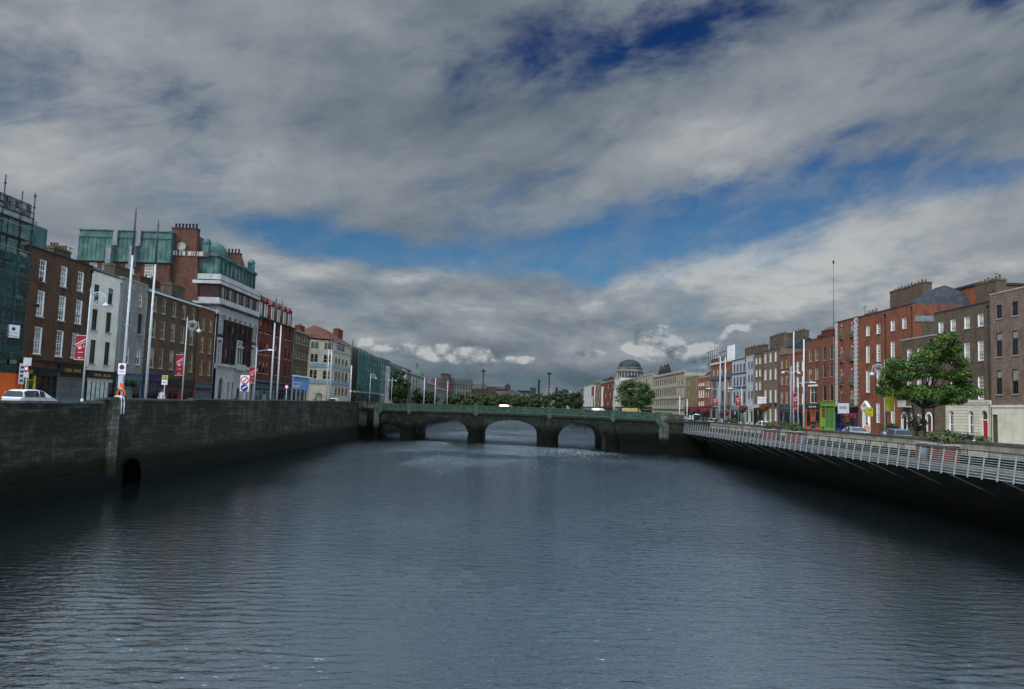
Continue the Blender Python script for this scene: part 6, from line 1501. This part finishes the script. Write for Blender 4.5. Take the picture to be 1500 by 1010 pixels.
# ------------------------------------------------------------------ flowers, planters, bins
M_purple = mat('purple_flowers', (.10, .012, .075), .8, .6, 6, col2=(.03, .05, .02)); M_redfl = mat('red_flowers', (.24, .015, .035), .8, .6, 6, col2=(.04, .05, .02)); M_bush = leaf_mat('planter_leaves', (.03, .05, .015), (.10, .12, .04))
fb = [(1088, 599, 1, 'before the pale blue house'), (1119, 597, 0, 'before the tan brown house'), (1171, 605, 1, 'at the foot of the two tall poles'), (1243, 613, 0, 'before the royal blue shopfront'), (1013, 603, 1, 'before the olive tan brick house'), (1032, 603, 0, 'before the orange red house'), (1060, 606, 1, 'before the ornate commercial front')]
for i, (px_, py_, kind, lab) in enumerate(fb):
    X = 33.6; p = at_x(px_, py_, X); e = empty('flower_post', (X, p.y, ZR), 0, '%s flower ball on a post %s' % ('purple' if kind else 'red', lab), 'flower basket', 'flower baskets on posts along the right quay'); z = p.z-ZR; rad = .62 if px_ > 1070 else .85
    MB().tube((0, 0, 0), (0, 0, z), .1, .08, 8).build('post', mat('green_post', (.04, .09, .07), .5, .2, 2), e)
    rr = random.Random(i); q = MB(); leaves(q, (0, 0, z), rad, 420, .14, rr, .95); q.build('flowers', M_purple if kind else M_redfl, e)
    q = MB(); leaves(q, (.25, -.2, z+.15), rad*.8, 220, .13, rr, .9); q.build('flowers', M_redfl, e); q = MB(); leaves(q, (0, 0, z-.15), rad*.85, 160, .16, rr, .9); q.build('foliage', M_bush, e)
B_plant = brick('planter_brick', (.17, .05, .04))
pls = [(1127, 'red brick planter on the boardwalk below the tan brown house'), (1164, 'red brick planter on the boardwalk below the two tall poles'), (1372, 'red brick planter on the boardwalk beside the grey bin at the big maple')]
for i, (px_, lab) in enumerate(pls):
    X = 29.9; p = at_x(px_, 635, X); e = empty('planter', (X, p.y, DZ), 0, lab, 'planter', 'brick planters on the boardwalk'); wy = 1.1 if i < 2 else 2.0
    MB().box(-.5, .5, -wy, wy, 0, 1.15).build('box', B_plant, e); MB().box(-.56, .56, -wy-.06, wy+.06, 1.15, 1.25).build('rim', M_sill, e)
    rr = random.Random(i+40); q = MB()
    for k in range(9): leaves(q, (rr.uniform(-.4, .4), rr.uniform(-wy, wy)*.9, 1.45+rr.uniform(0, .4)), .42, 70, .12, rr, .8)
    q.build('plants', M_bush, e)
for i, (y_, n_, lab) in enumerate(((57.5, 12, 'rough green shrubs growing along the parapet top below the big maple'), (95, 7, 'yellow green shrubs on the parapet near the tall poles'), (120, 8, 'shrubs on the parapet in front of the white house'), (131, 6, 'shrubs at the far end of the boardwalk parapet'))):
    e = empty('parapet_shrub', (31.6, y_, 5.1), 0, lab, 'shrub'); rr = random.Random(i+60); q = MB()
    for k in range(n_): leaves(q, (rr.uniform(-.2, .5), rr.uniform(-2.8, 2.8), .25+rr.uniform(0, .35)), .4, 90, .10, rr, .8)
    q.build('foliage', LF3, e)
def litter_bin(px_, label):
    p = at_x(px_, 640, 29.0); e = empty('litter_bin', (29.0, p.y, DZ), 0, label, 'bin', 'litter bins on the boardwalk'); mm = mat('bin_grey_blue', (.10, .13, .16), .5, .2, 3)
    MB().lathe((0, 0, 0), [(.24, 0), (.27, .05), (.27, .95), (.25, .97)], 16).build('body', mm, e); MB().lathe((0, 0, .97), [(.29, 0), (.29, .08), (.2, .22), (0, .26)], 16).build('lid', M_iron, e)
litter_bin(1176, 'grey blue litter bin on the boardwalk between planter and tall poles'); litter_bin(1353, 'grey blue litter bin on the boardwalk below the big maple')
# white gate frame at the bridge end of the boardwalk
e = empty('boardwalk_gate', (27.8, 131.2, DZ), 0, 'white gate frame where the boardwalk meets the bridge', 'gate')
for x in (-.9, .3): MB().tube((x, 0, 0), (x, 0, 5.4 if x < 0 else 5.0), .07).build('post', M_pole, e)
q = MB()
for k in range(7): q.tube((-.9, 0, .4+.35*k), (.3, 0, .4+.35*k), .03, n=5)
q.build('bars', M_pole, e)

# ------------------------------------------------------------------ vehicles
M_tyre = mat('tyre', (.012, .012, .012), .85, .2, 5); M_carg = glass('car_glass', (.03, .035, .04), .05, .9); M_tail = mat('tail_light', (.35, .01, .02), .3, .1, 5); M_headl = mat('head_light', (.6, .62, .62), .2, .1, 5)
def car_meshes(paint, kind='hatch'):
    L_ = {'hatch': 3.9, 'saloon': 4.4, 'van': 4.9}[kind]
    if kind == 'van': st = [(-.5, .82, .9, .9), (-.49, .88, 1.0, 2.0), (-.2, .9, 1.05, 2.15), (.18, .9, 1.05, 2.15), (.27, .9, 1.05, 2.05), (.38, .88, 1.08, 1.1), (.47, .82, .85, .86), (.5, .74, .6, .61)]
    elif kind == 'hatch': st = [(-.5, .72, .85, .86), (-.48, .80, .92, .95), (-.43, .83, .95, 1.36), (-.33, .84, .96, 1.47), (-.05, .84, .96, 1.50), (.10, .84, .96, 1.42), (.27, .83, .97, .99), (.42, .79, .84, .85), (.48, .72, .68, .69), (.5, .62, .5, .51)]
    else: st = [(-.5, .72, .80, .81), (-.47, .82, .9, .91), (-.34, .85, .95, .97), (-.22, .85, .95, 1.38), (-.05, .85, .95, 1.44), (.07, .85, .95, 1.40), (.22, .85, .95, .97), (.40, .82, .82, .83), (.48, .74, .68, .69), (.5, .62, .5, .51)]
    secs = []
    for t, hw, zb_, zr_ in st:
        x = t*L_; rw = hw-.16 if zr_ > zb_+.2 else hw-.03
        secs.append([(x, -hw*.96, .28), (x, -hw, .55), (x, -hw, zb_), (x, -rw, zr_-.05 if zr_ > zb_+.2 else zr_), (x, -rw*.75, zr_), (x, rw*.75, zr_), (x, rw, zr_-.05 if zr_ > zb_+.2 else zr_), (x, hw, zb_), (x, hw, .55), (x, hw*.96, .28)])
    b = MB(); g_ = MB()
    for i in range(len(secs)-1):
        s0, s1 = secs[i], secs[i+1]; tall0, tall1 = st[i][3] > st[i][2]+.2, st[i+1][3] > st[i+1][2]+.2
        for j in range(9):
            glassy = (j in (2, 6) and (tall0 and tall1)) or (j in (3, 4, 5) and (tall0 != tall1))
            f = [s0[j], s1[j], s1[j+1], s0[j+1]]
            if glassy and j in (2, 6) and kind == 'van' and i < 3: glassy = False
            (g_ if glassy else b).face(f, True)
    b.face(list(reversed(secs[0]))); b.face(secs[-1])
    for i in range(1, len(st)-1):   # door pillars
        if st[i][3] > st[i][2]+.2 and i % 2 == 0:
            for j in (2, 6):
                p0, p1 = Vector(secs[i][j]), Vector(secs[i][j+1]); b.tube(p0, p1, .035, n=5)
    wh = MB(); wh.tube((0, -.1, 0), (0, .1, 0), .31, .31, 18); rim = MB(); rim.tube((0, -.105, 0), (0, .105, 0), .2, .2, 12)
    hl = MB().box(-.05, .05, -.17, .17, -.07, .07)
    return dict(L=L_, body=b.mesh('body', paint), glass=g_.mesh('glazing', M_carg), wheel=wh.mesh('tyre', M_tyre), rim=rim.mesh('rim', M_steel), head=hl.mesh('headlight', M_headl), tail=hl.mesh('tail_light', M_tail))
CM = {}
def car(paint, kind, loc, rz, label, group='vehicles on the quays'):
    k = (paint.name, kind)
    if k not in CM: CM[k] = car_meshes(paint, kind)
    c = CM[k]; e = empty('parked_car' if kind != 'van' else 'parked_van', loc, rz, label, 'car' if kind != 'van' else 'van', group); L_ = c['L']
    link('body', c['body'], e); link('glazing', c['glass'], e)
    for x in (-.31*L_, .32*L_):
        for y in (-.78, .78):
            w_ = link('wheel', c['wheel'], e, (x, y, .31)); link('rim', c['rim'], w_)
    for y in (-.58, .58): link('headlight', c['head'], e, (.485*L_, y, .66)); link('tail_light', c['tail'], e, (-.485*L_, y, .8))
P_white = mat('car_white', (.55, .60, .62), .5, .05, 2, spec=.6); P_silver = mat('car_silver', (.42, .45, .48), .5, .08, 2, spec=.6, metal=.3); P_dark = mat('car_dark', (.03, .035, .045), .5, .1, 2, spec=.6); P_blue = mat('car_blue', (.10, .16, .24), .5, .1, 2, spec=.6); P_redc = mat('car_red', (.30, .015, .015), .5, .1, 2, spec=.6); P_green = mat('van_green', (.06, .18, .04), .35, .1, 2); P_yelc = mat('van_yellow', (.36, .29, .08), .35, .1, 2)
def lcar(px_, X, paint, kind, label, rz=90): p = at_x(px_, 580, X); car(paint, kind, (X, p.y, ZL-.13), R(rz), label)
def rcar(px_, X, paint, kind, label, rz=90): p = at_x(px_, 635, X); car(paint, kind, (X, p.y, ZR-.13), R(rz), label)
p = at_x(46, 580, -34.4); car(P_white, 'hatch', (-34.4, p.y, ZL+.12), R(83), 'white hatchback with dark rear window passing the orange hoarding')
lcar(-32, -32.8, P_white, 'saloon', 'white car just cut by the left edge of the view')
lcar(452, -33, P_white, 'hatch', 'small white car before the cream corner building'); lcar(490, -33, P_white, 'van', 'white van before the right half of the cream corner building'); lcar(466, -36, P_dark, 'saloon', 'dark car between two white vehicles by the side street')
rcar(1397, 37.2, P_silver, 'saloon', 'silver car parked behind the parapet right of the big maple'); rcar(1310, 37.2, P_blue, 'hatch', 'dull blue car parked left of the big maple'); rcar(1250, 37.2, P_silver, 'saloon', 'pale silver car parked before the royal blue shopfront')
rcar(1118, 38, P_white, 'hatch', 'white hatchback under the red flower ball before the tan brown house'); rcar(1058, 37.2, P_silver, 'saloon', 'silver saloon parked before the ornate commercial front'); rcar(1040, 37.2, P_white, 'hatch', 'white hatchback parked next to the silver saloon'); rcar(1017, 37.2, P_white, 'van', 'white van with dark window near the far end of the boardwalk'); rcar(1003, 37.2, P_dark, 'saloon', 'dark saloon just beyond the white van'); rcar(992, 37.2, P_white, 'saloon', 'white saloon parked past the dark saloon'); rcar(981, 37.2, P_silver, 'hatch', 'silver hatchback at the bridge end of the parked row')
p = at_x(975, 603, 41); car(P_green, 'van', (41, p.y, ZR), R(20), 'bright green van turning near the pale stone court block'); car(P_yelc, 'van', (at_y(926, 600, 168).x, 168, 4.9), R(10), 'yellow van under the round green tree')
for px_, pt_, pa_, kd, lab in ((744, 598, P_redc, 'hatch', 'red car crossing the middle of the bridge'), (880, 602, P_silver, 'hatch', 'silver hatchback near the right end of the bridge')):
    k_ = (px_-750)/F; Y = 140/(1+.35*k_)+5; X = k_*Y; car(pa_, kd, (X, Y, 5.34-.00033*X*X), R(-19), lab, 'vehicles on the bridge')

# ------------------------------------------------------------------ people
M_skin = mat('skin', (.42, .26, .19), .6, .1, 4); M_hair = mat('dark_hair', (.03, .02, .015), .8, .2, 8)
def person(loc, rz, label, top, legs, hair=None, sit=False, carry=None):
    V = {}; 
    hip = .92 if not sit else .5
    pts = [('pel', (0, 0, hip)), ('wai', (0, .01, hip+.18)), ('che', (0, 0, hip+.42)), ('nec', (0, 0, hip+.58)), ('hd0', (0, -.02, hip+.68)), ('hd1', (0, -.03, hip+.80))]
    for s_, n_ in ((-1, 'l'), (1, 'r')):
        pts += [('sh'+n_, (s_*.19, 0, hip+.5)), ('el'+n_, (s_*.25, .03, hip+.22)), ('wr'+n_, (s_*.24, -.1, hip-.02)), ('ha'+n_, (s_*.235, -.13, hip-.12))]
        if sit: pts += [('kn'+n_, (s_*.11, -.45, hip)), ('an'+n_, (s_*.11, -.45, .08)), ('to'+n_, (s_*.11, -.62, .05))]
        else: pts += [('kn'+n_, (s_*.11, -.03+s_*.06, .5)), ('an'+n_, (s_*.12, .02+s_*.12, .09)), ('to'+n_, (s_*.13, -.12+s_*.12, .05))]
    rad = dict(pel=.15, wai=.13, che=.16, nec=.055, hd0=.085, hd1=.095, sh=.075, el=.052, wr=.038, ha=.04, kn=.068, an=.045, to=.045)
    idx = {n_: i for i, (n_, _) in enumerate(pts)}
    E = [('pel', 'wai'), ('wai', 'che'), ('che', 'nec'), ('nec', 'hd0'), ('hd0', 'hd1')]
    for n_ in 'lr': E += [('che', 'sh'+n_), ('sh'+n_, 'el'+n_), ('el'+n_, 'wr'+n_), ('wr'+n_, 'ha'+n_), ('pel', 'kn'+n_), ('kn'+n_, 'an'+n_), ('an'+n_, 'to'+n_)]
    me = bpy.data.meshes.new('p'); me.from_pydata([p_ for _, p_ in pts], [(idx[a], idx[c]) for a, c in E], [])
    o = bpy.data.objects.new('p', me); COL.objects.link(o); o.modifiers.new('s', 'SKIN'); o.modifiers.new('d', 'SUBSURF').levels = 2
    for (n_, _), sv in zip(pts, me.skin_vertices[0].data):
        r_ = rad.get(n_, rad.get(n_[:2], .05)); sv.radius = (r_*1.15, r_*.8) if n_ in ('pel', 'wai', 'che') else (r_, r_); sv.use_root = n_ == 'pel'
    dg = bpy.context.evaluated_depsgraph_get(); m2 = bpy.data.meshes.new_from_object(o.evaluated_get(dg)); bpy.data.objects.remove(o)
    m2.materials.clear()
    for q in (M_skin, top, legs, M_iron): m2.materials.append(q)
    for f in m2.polygons:
        z = f.center.z; f.use_smooth = True; out = abs(f.center.x) > .2
        f.material_index = 0 if (z > hip+.60 or (out and z < hip+.0 and z > hip-.25)) else (1 if (z > hip+.02 or (out and z > hip-.1)) else (3 if z < .09 else 2))
    e = empty('person', loc, rz, label, 'person'); link('body', m2, e)
    MB().lathe((0, .0, hip+.78), [(.1, -.08), (.112, 0), (.10, .07), (.05, .115), (0, .125)], 12).build('hair', hair or M_hair, e)
    q = MB(); q.box(-.012, .012, -.145, -.12, hip+.74, hip+.775); q.build('nose', M_skin, e)
    for s_ in (-1, 1):
        for k in range(4): pass
    return e
M_jk = mat('pale_jacket', (.55, .50, .45), .8, .15, 4); M_jd = mat('dark_jacket', (.02, .022, .03), .8, .2, 4); M_jr = mat('peach_top', (.50, .28, .20), .8, .15, 4); M_den = mat('denim', (.06, .08, .13), .85, .2, 4); M_hi = mat('hi_vis', (.70, .20, .03), .7, .15, 3)
def pers(px_, X, zg, rz, *a, **k): p = at_x(px_, 620, X); return person((X, p.y, zg), R(rz), *a, **k)
pers(234, -30.3, ZL+.25, 20, 'person in a pale jacket waiting by the bus stop sign', M_jk, M_den); pers(343.5, -30.5, ZL, -20, 'person in dark clothes walking past the hotel door', M_jd, M_den)
pers(461, -31, ZL, 0, 'person in a dark coat before the cream corner building', M_jd, M_jd); pers(1189.5, 50.6, ZR, 0, 'left one of two people in dark clothes by the orange shopfront', M_jd, M_den); pers(1193, 50.8, ZR, 30, 'right one of two people by the orange shopfront, dark top', M_jd, M_jd)
pers(1270, 38.5, ZR, -30, 'person in a peach top crossing near the yellow sign', M_jr, M_jr); pers(1087.5, 50.6, ZR, 0, 'person in a dark jacket outside the pale blue house', M_jd, M_den)
for px_, lab, m_ in ((461, 'orange clad worker above the traffic, right of the blue boards', M_hi),): pers(px_-3, -33, ZL, 0, lab, M_hi, M_hi)
# yellow hanging sign by the pedimented door
p = at_x(1273, 610, 46.5); e = empty('letting_sign', (46.5, p.y, ZR), 0, 'square yellow sign board before the white pedimented doorway', 'sign'); z = p.z-ZR; MB().box(-.5, .5, -.05, 0, z, z+1.05).build('board', MT['yellow_banner'], e); strokes(e, .7, .18, 7, M_mark, (0, -.07, z+.8)); strokes(e, .65, .06, 10, M_mark, (0, -.07, z+.25)); MB().tube((0, .05, 0), (0, .05, z), .08).build('post', M_signw, e)
p = at_x(1240, 606, 52.8); e = empty('awning_sign', (53.0, p.y, ZR), R(-90), 'white lettered panels across the royal blue shopfront', 'sign'); z = p.z-ZR; MB().box(-3.0, 1.2, -.35, -.3, z, z+1.6).build('board', M_signw, e); strokes(e, 3.0, .4, 9, M_blup, (-.8, -.38, z+.9))

# downpipes at the party walls and a few roof aerials
for o in [q_ for q_ in scn.objects if q_.type == 'EMPTY' and q_.get('category') == 'building' and q_.get('group') in (LG, RG)]:
    wl = [k_ for k_ in KIDS.get(o, []) if k_.name.startswith('wall')]
    if not wl or o.location.y > 260: continue
    bb_ = [Vector(c_) for c_ in wl[0].bound_box]; Wd = max(c_.x for c_ in bb_); Hd = max(c_.z for c_ in bb_); rq_ = random.Random(int(Wd*1000))
    if Wd < 3 or o.name.startswith(('copper', 'netted', 'hotel')): continue
    q = MB(); x = Wd-.22; q.tube((x, -.08, .1), (x, -.08, Hd-.5), .05, n=6); q.box(x-.12, x+.12, -.18, -.0, Hd-.6, Hd-.35); q.build('drainpipe', M_iron if rq_.random() < .7 else M_lead, o)
    for k_ in range(rq_.randint(1, 2)):
        q = MB(); x = rq_.uniform(.2, .8)*Wd; y = rq_.uniform(2, 5); h = Hd+rq_.uniform(1.8, 3.2); q.tube((x, y, Hd-.2), (x, y, h), .025, n=5); q.tube((x-.5, y, h-.15), (x+.5, y, h-.15), .015, n=4)
        for j_ in range(5): q.tube((x-.4+.2*j_, y-.2, h-.15), (x-.4+.2*j_, y+.2, h-.15), .01, n=4)
        q.build('aerial', M_iron, o)
